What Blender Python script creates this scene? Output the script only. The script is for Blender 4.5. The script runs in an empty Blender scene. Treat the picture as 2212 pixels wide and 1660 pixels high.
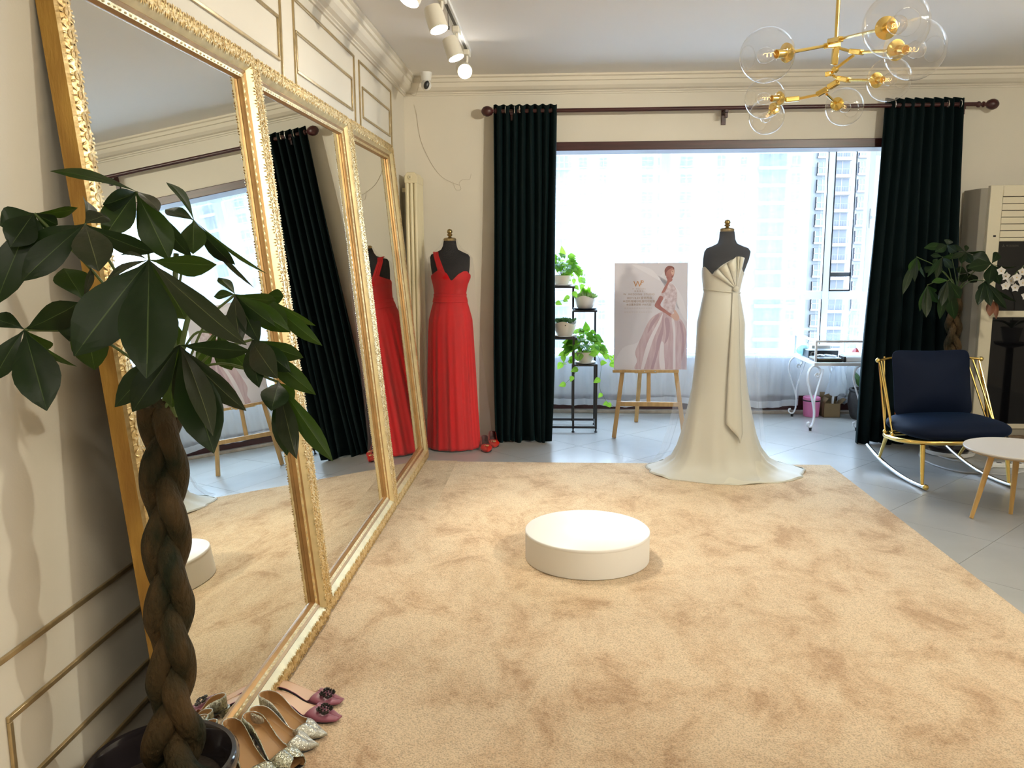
import bpy, bmesh, math, random
from mathutils import Vector, Matrix, Quaternion

# ------------------------------------------------------------------ camera, world, sun, lights, exposure
SC = bpy.context.scene
COL = SC.collection
PI = math.pi
F_PX, CAM_H = 1804.0, 1.42
YAW, PITCH, ROLL = math.radians(-3.13), math.radians(8.985), math.radians(-0.289)
_fw = Vector((math.sin(YAW)*math.cos(PITCH), math.cos(YAW)*math.cos(PITCH), -math.sin(PITCH)))
_r0 = Vector((math.cos(YAW), -math.sin(YAW), 0)); _u0 = _r0.cross(_fw)
_rt = math.cos(ROLL)*_r0 + math.sin(ROLL)*_u0
_up = -math.sin(ROLL)*_r0 + math.cos(ROLL)*_u0
CAM = Vector((0, 0, CAM_H))
cd = bpy.data.cameras.new('camera'); cd.sensor_width = 36.0; cd.lens = F_PX/2212.0*36.0; cd.clip_end = 1000
camo = bpy.data.objects.new('camera', cd); COL.objects.link(camo)
camo.matrix_world = Matrix(((_rt.x, _up.x, -_fw.x, 0), (_rt.y, _up.y, -_fw.y, 0), (_rt.z, _up.z, -_fw.z, CAM_H), (0, 0, 0, 1)))
SC.camera = camo

def ray(x, y):
    return (_fw*F_PX + _rt*(x-1106) - _up*(y-830)).normalized()
def fl(x, y, z=0.0):
    d = ray(x, y); return CAM + d*((z-CAM_H)/d.z)
def atY(x, y, Y):
    d = ray(x, y); return CAM + d*(Y/d.y)
def atX(x, y, X):
    d = ray(x, y); return CAM + d*(X/d.x)

SC.view_settings.view_transform = 'Standard'
SC.view_settings.look = 'None'
SC.view_settings.gamma = 1.0
SC.view_settings.use_curve_mapping = False
SC.view_settings.exposure = 0.98
try:
    SC.cycles.use_denoising = True
    SC.cycles.max_bounces = 10; SC.cycles.diffuse_bounces = 4; SC.cycles.glossy_bounces = 5
    SC.cycles.transmission_bounces = 10; SC.cycles.transparent_max_bounces = 24
    SC.cycles.caustics_reflective = False; SC.cycles.caustics_refractive = False
    SC.cycles.sample_clamp_indirect = 6.0
except Exception:
    pass

WORLD = bpy.data.worlds.new('daylight'); SC.world = WORLD; WORLD.use_nodes = True
_bg = WORLD.node_tree.nodes['Background']
_bg.inputs['Color'].default_value = (0.60, 0.78, 1.0, 1); _bg.inputs['Strength'].default_value = 13.0

sd = bpy.data.lights.new('sun', 'SUN'); sd.energy = 1.6; sd.angle = 0.05; sd.color = (1.0, 0.96, 0.9)
so = bpy.data.objects.new('sun', sd); COL.objects.link(so)
so.rotation_euler = Vector((-0.35, 0.75, -0.85)).to_track_quat('-Z', 'Y').to_euler()
so.location = (0, -20, 40)

def area_light(name, loc, aim, size, power, color, sy=None):
    d = bpy.data.lights.new(name, 'AREA'); d.size = size; d.energy = power; d.color = color
    if sy: d.shape = 'RECTANGLE'; d.size_y = sy
    o = bpy.data.objects.new(name, d); COL.objects.link(o); o.location = loc
    o.rotation_euler = (Vector(aim)-Vector(loc)).to_track_quat('-Z', 'Y').to_euler()
    return o
WARM = (1.0, 0.93, 0.77)
# added warm fill areas at ceiling height, unseen, behind and beside the camera
area_light('ceiling_fill_light', (1.6, -0.6, 2.60), (1.6, -0.6, 0), 0.9, 22, WARM)
area_light('ceiling_fill_light', (3.4, 2.4, 2.60), (3.4, 2.4, 0), 0.9, 16, WARM)
area_light('ceiling_fill_light', (0.2, -1.2, 2.60), (0.2, -1.2, 0), 0.9, 12, WARM)
# the window as a sampling portal for the sky
pl = area_light('window_portal', (1.35, 7.58, 1.38), (1.35, 0, 1.38), 3.1, 1, (1, 1, 1), 1.75)
pl.data.cycles.is_portal = True

# ------------------------------------------------------------------ helpers
ORG = {}
def tag(o, label=None, cat=None, group=None, kind=None):
    if label: o['label'] = label
    if cat: o['category'] = cat
    if group: o['group'] = group
    if kind: o['kind'] = kind
    return o
def thing(name, label, cat, loc=(0, 0, 0), rotz=0.0, group=None):
    o = bpy.data.objects.new(name, None); COL.objects.link(o)
    o.empty_display_size = 0.05
    o.location = loc; o.rotation_euler = (0, 0, rotz)
    ORG[o.name] = Vector(loc)
    return tag(o, label, cat, group)
def link_mesh(name, me, parent=None, loc=(0, 0, 0), rot=None):
    o = bpy.data.objects.new(name, me); COL.objects.link(o)
    o.location = loc
    if rot is not None: o.rotation_euler = rot
    if parent is not None:
        o.parent = parent
    return o

class MB:
    def __init__(s): s.v = []; s.f = []; s.m = []; s.uv = None
    def add(s, vs, fs, mi=0):
        b = len(s.v); s.v += [Vector(p) for p in vs]
        s.f += [tuple(b+i for i in f) for f in fs]; s.m += [mi]*len(fs); return s
    def box(s, x0, x1, y0, y1, z0, z1, mi=0, M=None):
        vs = [Vector((x, y, z)) for z in (z0, z1) for y in (y0, y1) for x in (x0, x1)]
        if M is not None: vs = [M @ p for p in vs]
        return s.add(vs, [(0, 2, 3, 1), (4, 5, 7, 6), (0, 1, 5, 4), (1, 3, 7, 5), (3, 2, 6, 7), (2, 0, 4, 6)], mi)
    def cbox(s, c, sx, sy, sz, M=None, mi=0):
        vs = [Vector((x*sx/2, y*sy/2, z*sz/2)) for z in (-1, 1) for y in (-1, 1) for x in (-1, 1)]
        if M is not None: vs = [M @ p for p in vs]
        c = Vector(c)
        return s.add([c+p for p in vs], [(0, 2, 3, 1), (4, 5, 7, 6), (0, 1, 5, 4), (1, 3, 7, 5), (3, 2, 6, 7), (2, 0, 4, 6)], mi)
    def bar(s, a, b, w, h, up=(0, 0, 1), mi=0):
        a = Vector(a); b = Vector(b); d = (b-a); L = d.length; d = d/L
        u = Vector(up)
        if abs(d.dot(u)) > 0.98: u = Vector((0, 1, 0))
        sd_ = d.cross(u).normalized(); u = sd_.cross(d)
        vs = []
        for q in (a, b):
            for i, j in ((-1, -1), (1, -1), (1, 1), (-1, 1)):
                vs.append(q + sd_*(i*w/2) + u*(j*h/2))
        return s.add(vs, [(3, 2, 1, 0), (4, 5, 6, 7), (0, 1, 5, 4), (1, 2, 6, 5), (2, 3, 7, 6), (3, 0, 4, 7)], mi)
    def tube(s, pts, r, seg=8, closed=False, cap=True, mi=0, flat=None):
        pts = [Vector(p) for p in pts]; n = len(pts)
        rs = r if isinstance(r, (list, tuple)) else [r]*n
        tans = []
        for i in range(n):
            a = pts[(i-1) % n] if (closed or i > 0) else pts[i]
            b = pts[(i+1) % n] if (closed or i < n-1) else pts[i]
            t = b-a
            tans.append(t.normalized() if t.length > 1e-9 else Vector((0, 0, 1)))
        ref = Vector((0, 0, 1)) if abs(tans[0].z) < 0.9 else Vector((1, 0, 0))
        nrm = (ref - tans[0]*ref.dot(tans[0])).normalized()
        b0 = len(s.v)
        for i in range(n):
            if i > 0:
                q = tans[i-1].rotation_difference(tans[i]); nrm = q @ nrm
                nrm = (nrm - tans[i]*nrm.dot(tans[i])).normalized()
            bi = tans[i].cross(nrm)
            for k in range(seg):
                a = 2*PI*k/seg
                s.v.append(pts[i] + (nrm*math.cos(a) + bi*math.sin(a)*(flat or 1.0))*rs[i])
        m = n if closed else n-1
        for i in range(m):
            for k in range(seg):
                k2 = (k+1) % seg; j = (i+1) % n
                s.f.append((b0+i*seg+k, b0+i*seg+k2, b0+j*seg+k2, b0+j*seg+k)); s.m.append(mi)
        if cap and not closed:
            s.f.append(tuple(b0+k for k in reversed(range(seg)))); s.m.append(mi)
            s.f.append(tuple(b0+(n-1)*seg+k for k in range(seg))); s.m.append(mi)
        return s
    def lathe(s, prof, c=(0, 0, 0), axis=(0, 0, 1), seg=24, mi=0, cap0=True, cap1=True, sx=1.0, sy=1.0):
        c = Vector(c); ax = Vector(axis).normalized()
        q = Vector((0, 0, 1)).rotation_difference(ax)
        b0 = len(s.v); n = len(prof)
        for (r, z) in prof:
            for k in range(seg):
                a = 2*PI*k/seg
                s.v.append(c + q @ Vector((r*math.cos(a)*sx, r*math.sin(a)*sy, z)))
        for i in range(n-1):
            for k in range(seg):
                k2 = (k+1) % seg
                s.f.append((b0+i*seg+k, b0+i*seg+k2, b0+(i+1)*seg+k2, b0+(i+1)*seg+k)); s.m.append(mi)
        if cap0: s.f.append(tuple(b0+k for k in reversed(range(seg)))); s.m.append(mi)
        if cap1: s.f.append(tuple(b0+(n-1)*seg+k for k in range(seg))); s.m.append(mi)
        return s
    def ball(s, c, r, seg=12, rings=8, mi=0, sz=1.0):
        return s.lathe([(max(1e-4, r*math.sin(PI*i/rings)), -r*sz*math.cos(PI*i/rings)) for i in range(rings+1)], c, seg=seg, mi=mi, cap0=False, cap1=False)
    def grid(s, fn, nu, nv, cu=False, cv=False, mi=0):
        b0 = len(s.v)
        U = nu if cu else nu+1; V = nv if cv else nv+1
        for i in range(U):
            for j in range(V):
                s.v.append(Vector(fn(i/nu, j/nv)))
        for i in range(nu):
            for j in range(nv):
                i2 = (i+1) % U if cu else i+1; j2 = (j+1) % V if cv else j+1
                s.f.append((b0+i*V+j, b0+i2*V+j, b0+i2*V+j2, b0+i*V+j2)); s.m.append(mi)
        return s
    def prism(s, poly, z0, z1, M=None, mi=0):
        n = len(poly)
        vs = [Vector((p[0], p[1], z0)) for p in poly] + [Vector((p[0], p[1], z1)) for p in poly]
        if M is not None: vs = [M @ p for p in vs]
        fs = [tuple(reversed(range(n))), tuple(range(n, 2*n))] + [(i, (i+1) % n, n+(i+1) % n, n+i) for i in range(n)]
        return s.add(vs, fs, mi)
    def poly(s, pts, mi=0):
        return s.add(pts, [tuple(range(len(pts)))], mi)
    def mesh(s, name, mats, angle=40, off=None, doubles=False):
        me = bpy.data.meshes.new(name)
        vs = [p-off for p in s.v] if off is not None else s.v
        me.from_pydata([tuple(p) for p in vs], [], s.f)
        if not isinstance(mats, (list, tuple)): mats = [mats]
        for m in mats: me.materials.append(m)
        me.polygons.foreach_set('material_index', s.m)
        bm = bmesh.new(); bm.from_mesh(me)
        if doubles: bmesh.ops.remove_doubles(bm, verts=bm.verts, dist=1e-5)
        bmesh.ops.recalc_face_normals(bm, faces=bm.faces)
        bm.to_mesh(me); bm.free()
        me.polygons.foreach_set('use_smooth', [True]*len(me.polygons))
        me.set_sharp_from_angle(angle=math.radians(angle))
        me.update()
        return me
    def build(s, name, mats, parent=None, angle=40, bevel=0, solid=0, sub=0, world=True, doubles=False, at=None, solid_mat=0, segs=2):
        off = None
        if parent is not None and world:
            p = parent; off = Vector((0, 0, 0))
            while p is not None:
                off = off + ORG.get(p.name, Vector((0, 0, 0))); p = p.parent
        if at is not None: off = Vector(at)
        me = s.mesh(name, mats, angle, off, doubles)
        o = link_mesh(name, me, parent, loc=(at if (at is not None and parent is None) else (0, 0, 0)))
        if bevel:
            m = o.modifiers.new('bevel', 'BEVEL'); m.width = bevel; m.segments = segs; m.limit_method = 'ANGLE'; m.angle_limit = math.radians(35)
        if solid:
            m = o.modifiers.new('solid', 'SOLIDIFY'); m.thickness = solid; m.offset = -1; m.material_offset = solid_mat; m.material_offset_rim = 0
        if sub:
            m = o.modifiers.new('sub', 'SUBSURF'); m.levels = sub; m.render_levels = sub
        return o

def struct(o):
    o['kind'] = 'structure'; return o

def spline(pts, n=8, closed=False):
    P = [Vector(p) for p in pts]; out = []; N = len(P)
    rng = range(N if closed else N-1)
    for i in rng:
        p0 = P[(i-1) % N] if (closed or i > 0) else P[i]*2-P[i+1]
        p1 = P[i]; p2 = P[(i+1) % N]
        p3 = P[(i+2) % N] if (closed or i+2 < N) else p2*2-p1
        for k in range(n):
            t = k/n
            out.append(0.5*((2*p1) + (-p0+p2)*t + (2*p0-5*p1+4*p2-p3)*t*t + (-p0+3*p1-3*p2+p3)*t**3))
    if not closed: out.append(P[-1])
    return out
def lerp(a, b, t): return a+(b-a)*t
def interp(tab, x):
    if x <= tab[0][0]: return tab[0][1:]
    for a, b in zip(tab, tab[1:]):
        if x <= b[0]:
            t = (x-a[0])/(b[0]-a[0]); t2 = t
            return tuple(lerp(p, q, t2) for p, q in zip(a[1:], b[1:]))
    return tab[-1][1:]

# ------------------------------------------------------------------ materials
def nodes_of(m):
    m.use_nodes = True; return m.node_tree.nodes, m.node_tree.links
def mat(name, col, rough=0.5, metal=0.0, var=0.0, scale=8.0, bump=0.0, bscale=60.0, sheen=0.0, sheen_col=None, coat=0.0, trans=0.0,
        col2=None, stretch=None, spec=0.5, emis=None, estr=0.0, detail=4.0, alpha=1.0):
    m = bpy.data.materials.new(name); N, L = nodes_of(m)
    b = N['Principled BSDF']
    b.inputs['Base Color'].default_value = (*col, 1); b.inputs['Roughness'].default_value = rough; b.inputs['Metallic'].default_value = metal
    b.inputs['Specular IOR Level'].default_value = spec
    if sheen: b.inputs['Sheen Weight'].default_value = sheen; b.inputs['Sheen Roughness'].default_value = 0.4
    if sheen_col: b.inputs['Sheen Tint'].default_value = (*sheen_col, 1)
    if coat: b.inputs['Coat Weight'].default_value = coat; b.inputs['Coat Roughness'].default_value = 0.08
    if trans: b.inputs['Transmission Weight'].default_value = trans
    if emis: b.inputs['Emission Color'].default_value = (*emis, 1); b.inputs['Emission Strength'].default_value = estr
    if alpha < 1: b.inputs['Alpha'].default_value = alpha
    tc = N.new('ShaderNodeTexCoord'); src = tc.outputs['Object']
    if stretch:
        mp = N.new('ShaderNodeMapping'); mp.inputs['Scale'].default_value = stretch; L.new(src, mp.inputs['Vector']); src = mp.outputs['Vector']
    if var or col2:
        n = N.new('ShaderNodeTexNoise'); n.inputs['Scale'].default_value = scale; n.inputs['Detail'].default_value = detail
        L.new(src, n.inputs['Vector'])
        r = N.new('ShaderNodeValToRGB')
        c2 = col2 if col2 else tuple(c*(1-var) for c in col)
        r.color_ramp.elements[0].position = 0.35; r.color_ramp.elements[0].color = (*c2, 1)
        r.color_ramp.elements[1].position = 0.65; r.color_ramp.elements[1].color = (*col, 1)
        L.new(n.outputs['Fac'], r.inputs['Fac']); L.new(r.outputs['Color'], b.inputs['Base Color'])
    if bump:
        n2 = N.new('ShaderNodeTexNoise'); n2.inputs['Scale'].default_value = bscale; n2.inputs['Detail'].default_value = 3
        L.new(src, n2.inputs['Vector'])
        bp = N.new('ShaderNodeBump'); bp.inputs['Strength'].default_value = bump; bp.inputs['Distance'].default_value = 0.01
        L.new(n2.outputs['Fac'], bp.inputs['Height']); L.new(bp.outputs['Normal'], b.inputs['Normal'])
    return m
def translucent(name, col, tcol, fac, rough=0.4, transp=0.0, var=0.0, veins=False, spec=0.3):
    """Principled + Translucent (+ Transparent) for leaves and sheer cloth."""
    m = mat(name, col, rough, var=var, scale=6, spec=spec)
    N, L = nodes_of(m); b = N['Principled BSDF']; out = N['Material Output']
    t = N.new('ShaderNodeBsdfTranslucent'); t.inputs['Color'].default_value = (*tcol, 1)
    mx = N.new('ShaderNodeMixShader'); mx.inputs['Fac'].default_value = fac
    L.new(b.outputs['BSDF'], mx.inputs[1]); L.new(t.outputs['BSDF'], mx.inputs[2]); last = mx.outputs['Shader']
    if veins:
        uv = N.new('ShaderNodeUVMap'); sp = N.new('ShaderNodeSeparateXYZ'); L.new(uv.outputs['UV'], sp.inputs['Vector'])
        # midrib: |u-0.5| small ; side veins: saw of v with |u-0.5|
        s1 = N.new('ShaderNodeMath'); s1.operation = 'SUBTRACT'; s1.inputs[1].default_value = 0.5; L.new(sp.outputs['X'], s1.inputs[0])
        ab = N.new('ShaderNodeMath'); ab.operation = 'ABSOLUTE'; L.new(s1.outputs[0], ab.inputs[0])
        lt = N.new('ShaderNodeMath'); lt.operation = 'LESS_THAN'; lt.inputs[1].default_value = 0.014; L.new(ab.outputs[0], lt.inputs[0])
        mu = N.new('ShaderNodeMath'); mu.operation = 'MULTIPLY_ADD'; mu.inputs[1].default_value = -0.5; L.new(ab.outputs[0], mu.inputs[0]); L.new(sp.outputs['Y'], mu.inputs[2])
        m14 = N.new('ShaderNodeMath'); m14.operation = 'MULTIPLY'; m14.inputs[1].default_value = 15; L.new(mu.outputs[0], m14.inputs[0])
        fr = N.new('ShaderNodeMath'); fr.operation = 'FRACT'; L.new(m14.outputs[0], fr.inputs[0])
        bp = N.new('ShaderNodeBump'); bp.inputs['Strength'].default_value = 0.35; bp.inputs['Distance'].default_value = 0.004
        L.new(fr.outputs[0], bp.inputs['Height']); L.new(bp.outputs['Normal'], b.inputs['Normal'])
        mc = N.new('ShaderNodeMix'); mc.data_type = 'RGBA'; L.new(lt.outputs[0], mc.inputs['Factor'])
        prev = b.inputs['Base Color'].links[0].from_socket if b.inputs['Base Color'].links else None
        if prev: L.new(prev, mc.inputs[6])
        else: mc.inputs[6].default_value = (*col, 1)
        mc.inputs[7].default_value = (min(1, col[0]*3+.04), min(1, col[1]*2.2+.05), min(1, col[2]*2+.02), 1)
        L.new(mc.outputs[2], b.inputs['Base Color'])
    if transp:
        tr = N.new('ShaderNodeBsdfTransparent'); m2 = N.new('ShaderNodeMixShader'); m2.inputs['Fac'].default_value = transp
        L.new(last, m2.inputs[1]); L.new(tr.outputs['BSDF'], m2.inputs[2]); last = m2.outputs['Shader']
    L.new(last, out.inputs['Surface'])
    return m
def glass(name, col=(1, 1, 1), rough=0.0, ior=1.45):
    m = bpy.data.materials.new(name); N, L = nodes_of(m); out = N['Material Output']; N.remove(N['Principled BSDF'])
    g = N.new('ShaderNodeBsdfGlossy'); g.inputs['Roughness'].default_value = rough; g.inputs['Color'].default_value = (1, 1, 1, 1)
    t = N.new('ShaderNodeBsdfTransparent'); t.inputs['Color'].default_value = (*col, 1)
    f = N.new('ShaderNodeFresnel')                       # same reflectance from both sides: a thin wall
    ge = N.new('ShaderNodeNewGeometry'); mr = N.new('ShaderNodeMapRange'); mr.inputs['To Min'].default_value = ior; mr.inputs['To Max'].default_value = 1.0/ior
    L.new(ge.outputs['Backfacing'], mr.inputs['Value']); L.new(mr.outputs['Result'], f.inputs['IOR'])
    mx = N.new('ShaderNodeMixShader'); L.new(f.outputs['Fac'], mx.inputs['Fac']); L.new(t.outputs['BSDF'], mx.inputs[1]); L.new(g.outputs['BSDF'], mx.inputs[2])
    L.new(mx.outputs['Shader'], out.inputs['Surface'])
    return m
def emission(name, col, s):
    m = bpy.data.materials.new(name); N, L = nodes_of(m); out = N['Material Output']; N.remove(N['Principled BSDF'])
    e = N.new('ShaderNodeEmission'); e.inputs['Color'].default_value = (*col, 1); e.inputs['Strength'].default_value = s
    L.new(e.outputs['Emission'], out.inputs['Surface']); return m

M_wall = mat('wall_paint', (0.74, 0.69, 0.59), 0.7, var=0.05, scale=1.5, bump=0.05, bscale=180)
M_ceil = mat('ceiling_paint', (0.91, 0.89, 0.86), 0.8)
M_white = mat('white_paint', (0.82, 0.82, 0.80), 0.45)
M_tile = mat('greige_tile', (0.41, 0.41, 0.395), 0.28, var=0.12, scale=3.0, bump=0.02, bscale=90)
M_grout = mat('grout', (0.26, 0.24, 0.22), 0.8)
M_redwood = mat('mahogany', (0.060, 0.012, 0.012), 0.35, var=0.4, scale=10, stretch=(0.4, 4, 4))
M_stone = mat('threshold_stone', (0.42, 0.35, 0.28), 0.5, var=0.3, scale=14)
M_gold = mat('gilt', (0.86, 0.68, 0.36), 0.32, 0.7, col2=(0.62, 0.43, 0.18), scale=35, bump=0.15, bscale=120)
M_goldlite = mat('pale_gilt', (0.74, 0.60, 0.33), 0.42, 0.55, var=0.15, scale=20)
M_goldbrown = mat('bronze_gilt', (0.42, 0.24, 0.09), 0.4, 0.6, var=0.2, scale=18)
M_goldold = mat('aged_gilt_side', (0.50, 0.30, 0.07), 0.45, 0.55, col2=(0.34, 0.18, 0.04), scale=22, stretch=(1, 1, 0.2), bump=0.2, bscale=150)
M_brass = mat('brass', (0.83, 0.61, 0.20), 0.18, 1.0)
M_brassold = mat('antique_brass', (0.42, 0.31, 0.14), 0.3, 1.0, var=0.3, scale=60)
M_strip = mat('gold_strip', (0.50, 0.38, 0.20), 0.28, 0.6, var=0.2, scale=30)
M_steel = mat('steel', (0.75, 0.75, 0.74), 0.2, 1.0)
M_blacksteel = mat('black_steel', (0.012, 0.013, 0.016), 0.4)
M_black = mat('black_plastic', (0.012, 0.012, 0.013), 0.35)
M_darkglass = mat('black_glass', (0.004, 0.004, 0.005), 0.05, spec=0.35)
M_mirror = mat('silvered_glass', (0.86, 0.88, 0.84), 0.0, 1.0)
M_velvet = mat('green_velvet', (0.0015, 0.007, 0.008), 0.8, sheen=0.10, sheen_col=(0.04, 0.30, 0.36), bump=0.15, bscale=12, stretch=(1, 1, 0.25), spec=0.15)
M_navy = mat('navy_velvet', (0.0015, 0.006, 0.022), 0.75, sheen=0.16, sheen_col=(0.02, 0.16, 0.5), bump=0.05, bscale=30, spec=0.2)
M_sheer = translucent('sheer_voile', (0.86, 0.90, 0.97), (0.21, 0.24, 0.28), 0.42, 0.8, transp=0.46)
M_hem = translucent('voile_hem', (0.86, 0.90, 0.97), (0.7, 0.75, 0.8), 0.4, 0.8, transp=0.15)
M_tulle = translucent('tulle', (0.86, 0.88, 0.95), (0.8, 0.85, 0.95), 0.45, 0.8, transp=0.90)
M_tulle2 = translucent('fine_tulle', (0.80, 0.74, 0.72), (0.75, 0.70, 0.70), 0.45, 0.8, transp=0.935)
M_ivory = mat('ivory_satin', (0.60, 0.585, 0.495), 0.48, sheen=0.15, bump=0.04, bscale=6)
M_ivory2 = mat('ivory_satin_fold', (0.585, 0.56, 0.455), 0.45, sheen=0.15)
M_red = mat('red_chiffon', (0.60, 0.004, 0.008), 0.65, var=0.2, scale=5, sheen=0.08, sheen_col=(1, .2, .2), spec=0.2, stretch=(3, 3, 0.3))
M_form = mat('black_jersey', (0.005, 0.006, 0.009), 0.9, spec=0.15, bump=0.1, bscale=400)
M_pine = mat('pine', (0.56, 0.34, 0.13), 0.5, var=0.2, scale=9, stretch=(6, 6, 0.7))
M_plat = mat('white_lacquer', (0.86, 0.85, 0.82), 0.4)
M_glass = glass('window_glass', (0.97, 0.99, 1.0))
M_globe = glass('globe_glass', (0.975, 0.97, 0.96), ior=1.5)
M_bark = mat('bark', (0.070, 0.042, 0.017), 0.75, col2=(0.010, 0.014, 0.006), scale=16, bump=1.0, bscale=110, stretch=(1, 1, 0.4), spec=0.2)
M_leaf = translucent('pachira_leaf', (0.006, 0.019, 0.005), (0.030, 0.075, 0.007), 0.25, 0.45, var=0.35, veins=True)
M_leaf2 = translucent('pachira_leaf_light', (0.012, 0.032, 0.006), (0.075, 0.15, 0.010), 0.30, 0.45, var=0.3, veins=True)
M_leafg = translucent('pachira_leaf_grey', (0.022, 0.030, 0.016), (0.03, 0.06, 0.010), 0.18, 0.38, var=0.2, veins=True)
M_stem = mat('green_stem', (0.075, 0.115, 0.030), 0.5)
M_pothos = translucent('pothos_leaf', (0.045, 0.17, 0.022), (0.24, 0.55, 0.03), 0.42, 0.3, var=0.3, veins=True)
M_pothos2 = translucent('pothos_leaf_bright', (0.16, 0.40, 0.04), (0.45, 0.80, 0.07), 0.45, 0.3, var=0.2, veins=True)
M_succ = translucent('sedum_leaf', (0.24, 0.34, 0.12), (0.3, 0.5, 0.1), 0.25, 0.45, var=0.3)
M_jade = translucent('jade_leaf', (0.045, 0.11, 0.04), (0.1, 0.25, 0.05), 0.2, 0.35, var=0.3)
M_soil = mat('soil', (0.035, 0.024, 0.016), 0.95, bump=0.8, bscale=60)
M_ceramic = mat('cream_ceramic', (0.66, 0.60, 0.50), 0.35, var=0.06, scale=20)
M_potblack = mat('black_glaze', (0.020, 0.016, 0.018), 0.12, coat=0.6)
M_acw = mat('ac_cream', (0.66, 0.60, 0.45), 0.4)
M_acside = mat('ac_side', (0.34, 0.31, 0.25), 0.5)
M_rad = mat('radiator_enamel', (0.74, 0.66, 0.45), 0.35)
M_whitemetal = mat('white_iron', (0.80, 0.82, 0.86), 0.4)
M_tabletop = mat('warm_white_top', (0.74, 0.70, 0.65), 0.45)
M_lightwood = mat('beech', (0.66, 0.40, 0.13), 0.45, var=0.15, scale=10, stretch=(5, 5, 0.6))
M_pink = mat('pink_plastic', (0.72, 0.20, 0.40), 0.4)
M_card = mat('cardboard', (0.24, 0.155, 0.075), 0.85, var=0.1)
M_bag = translucent('plastic_bag', (0.75, 0.78, 0.82), (0.7, 0.75, 0.8), 0.4, 0.3, transp=0.3)
M_cable = mat('cable_white', (0.55, 0.55, 0.56), 0.5)
M_cablew = mat('wall_cable', (0.56, 0.49, 0.38), 0.6)
M_lamphead = mat('lamp_white', (0.74, 0.70, 0.60), 0.4)
M_lampglow = emission('lamp_glow', (1.0, 0.93, 0.82), 30.0)
M_concrete = mat('tower_render', (0.108, 0.106, 0.102), 0.8, var=0.04, scale=0.3)
M_concrete2 = mat('tower_render_pink', (0.50, 0.40, 0.42), 0.8, var=0.06, scale=0.3)
M_townwin = mat('tower_glazing', (0.032, 0.034, 0.043), 0.5, var=0.4, scale=0.5)
M_townframe = mat('tower_frame', (0.125, 0.116, 0.118), 0.6)
M_street = mat('street_paving', (0.42, 0.42, 0.41), 0.9, var=0.3, scale=0.05)

def rug_material(name, c1, c2, c3):
    m = mat(name, c1, 0.95, spec=0.1, sheen=0.3, sheen_col=(1, .9, .75))
    N, L = nodes_of(m); b = N['Principled BSDF']
    tc = N.new('ShaderNodeTexCoord')
    mp = N.new('ShaderNodeMapping'); mp.inputs['Scale'].default_value = (1.0, 0.75, 1); mp.inputs['Rotation'].default_value = (0, 0, 0.5); L.new(tc.outputs['Object'], mp.inputs['Vector'])
    n1 = N.new('ShaderNodeTexNoise'); n1.inputs['Scale'].default_value = 4.2; n1.inputs['Detail'].default_value = 9; n1.inputs['Roughness'].default_value = 0.74; n1.inputs['Distortion'].default_value = 0.4
    L.new(mp.outputs['Vector'], n1.inputs['Vector'])
    r = N.new('ShaderNodeValToRGB'); e = r.color_ramp.elements
    e[0].position = 0.38; e[0].color = (*c3, 1); e[1].position = 0.56; e[1].color = (*c1, 1)
    k = e.new(0.455); k.color = (*c2, 1)
    L.new(n1.outputs['Fac'], r.inputs['Fac'])
    n2 = N.new('ShaderNodeTexNoise'); n2.inputs['Scale'].default_value = 210; n2.inputs['Detail'].default_value = 2
    L.new(tc.outputs['Object'], n2.inputs['Vector'])
    mx = N.new('ShaderNodeMix'); mx.data_type = 'RGBA'; mx.blend_type = 'MULTIPLY'; mx.inputs['Factor'].default_value = 0.55
    L.new(r.outputs['Color'], mx.inputs[6])
    r2 = N.new('ShaderNodeValToRGB'); r2.color_ramp.elements[0].position = 0.25; r2.color_ramp.elements[0].color = (.22, .17, .13, 1); r2.color_ramp.elements[1].position = 0.58; r2.color_ramp.elements[1].color = (1, 1, 1, 1)
    L.new(n2.outputs['Fac'], r2.inputs['Fac']); L.new(r2.outputs['Color'], mx.inputs[7])
    L.new(mx.outputs[2], b.inputs['Base Color'])
    bp = N.new('ShaderNodeBump'); bp.inputs['Strength'].default_value = 0.9; bp.inputs['Distance'].default_value = 0.006
    L.new(n2.outputs['Fac'], bp.inputs['Height']); L.new(bp.outputs['Normal'], b.inputs['Normal'])
    return m
M_rug = rug_material('tan_pile', (0.80, 0.625, 0.42), (0.70, 0.51, 0.325), (0.54, 0.36, 0.215))
M_rug2 = rug_material('tan_pile_strip', (0.73, 0.57, 0.38), (0.63, 0.46, 0.29), (0.47, 0.315, 0.19))
# ------------------------------------------------------------------ the room
XW, YW, ZC = -1.13, 6.32, 2.675          # left wall plane, window wall plane, ceiling
XR, YB = 4.6, -2.6                       # right wall, wall behind the camera
BX0, BX1, BY1 = -0.45, 3.05, 7.40        # window bay
RUGZ = 0.012

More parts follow.
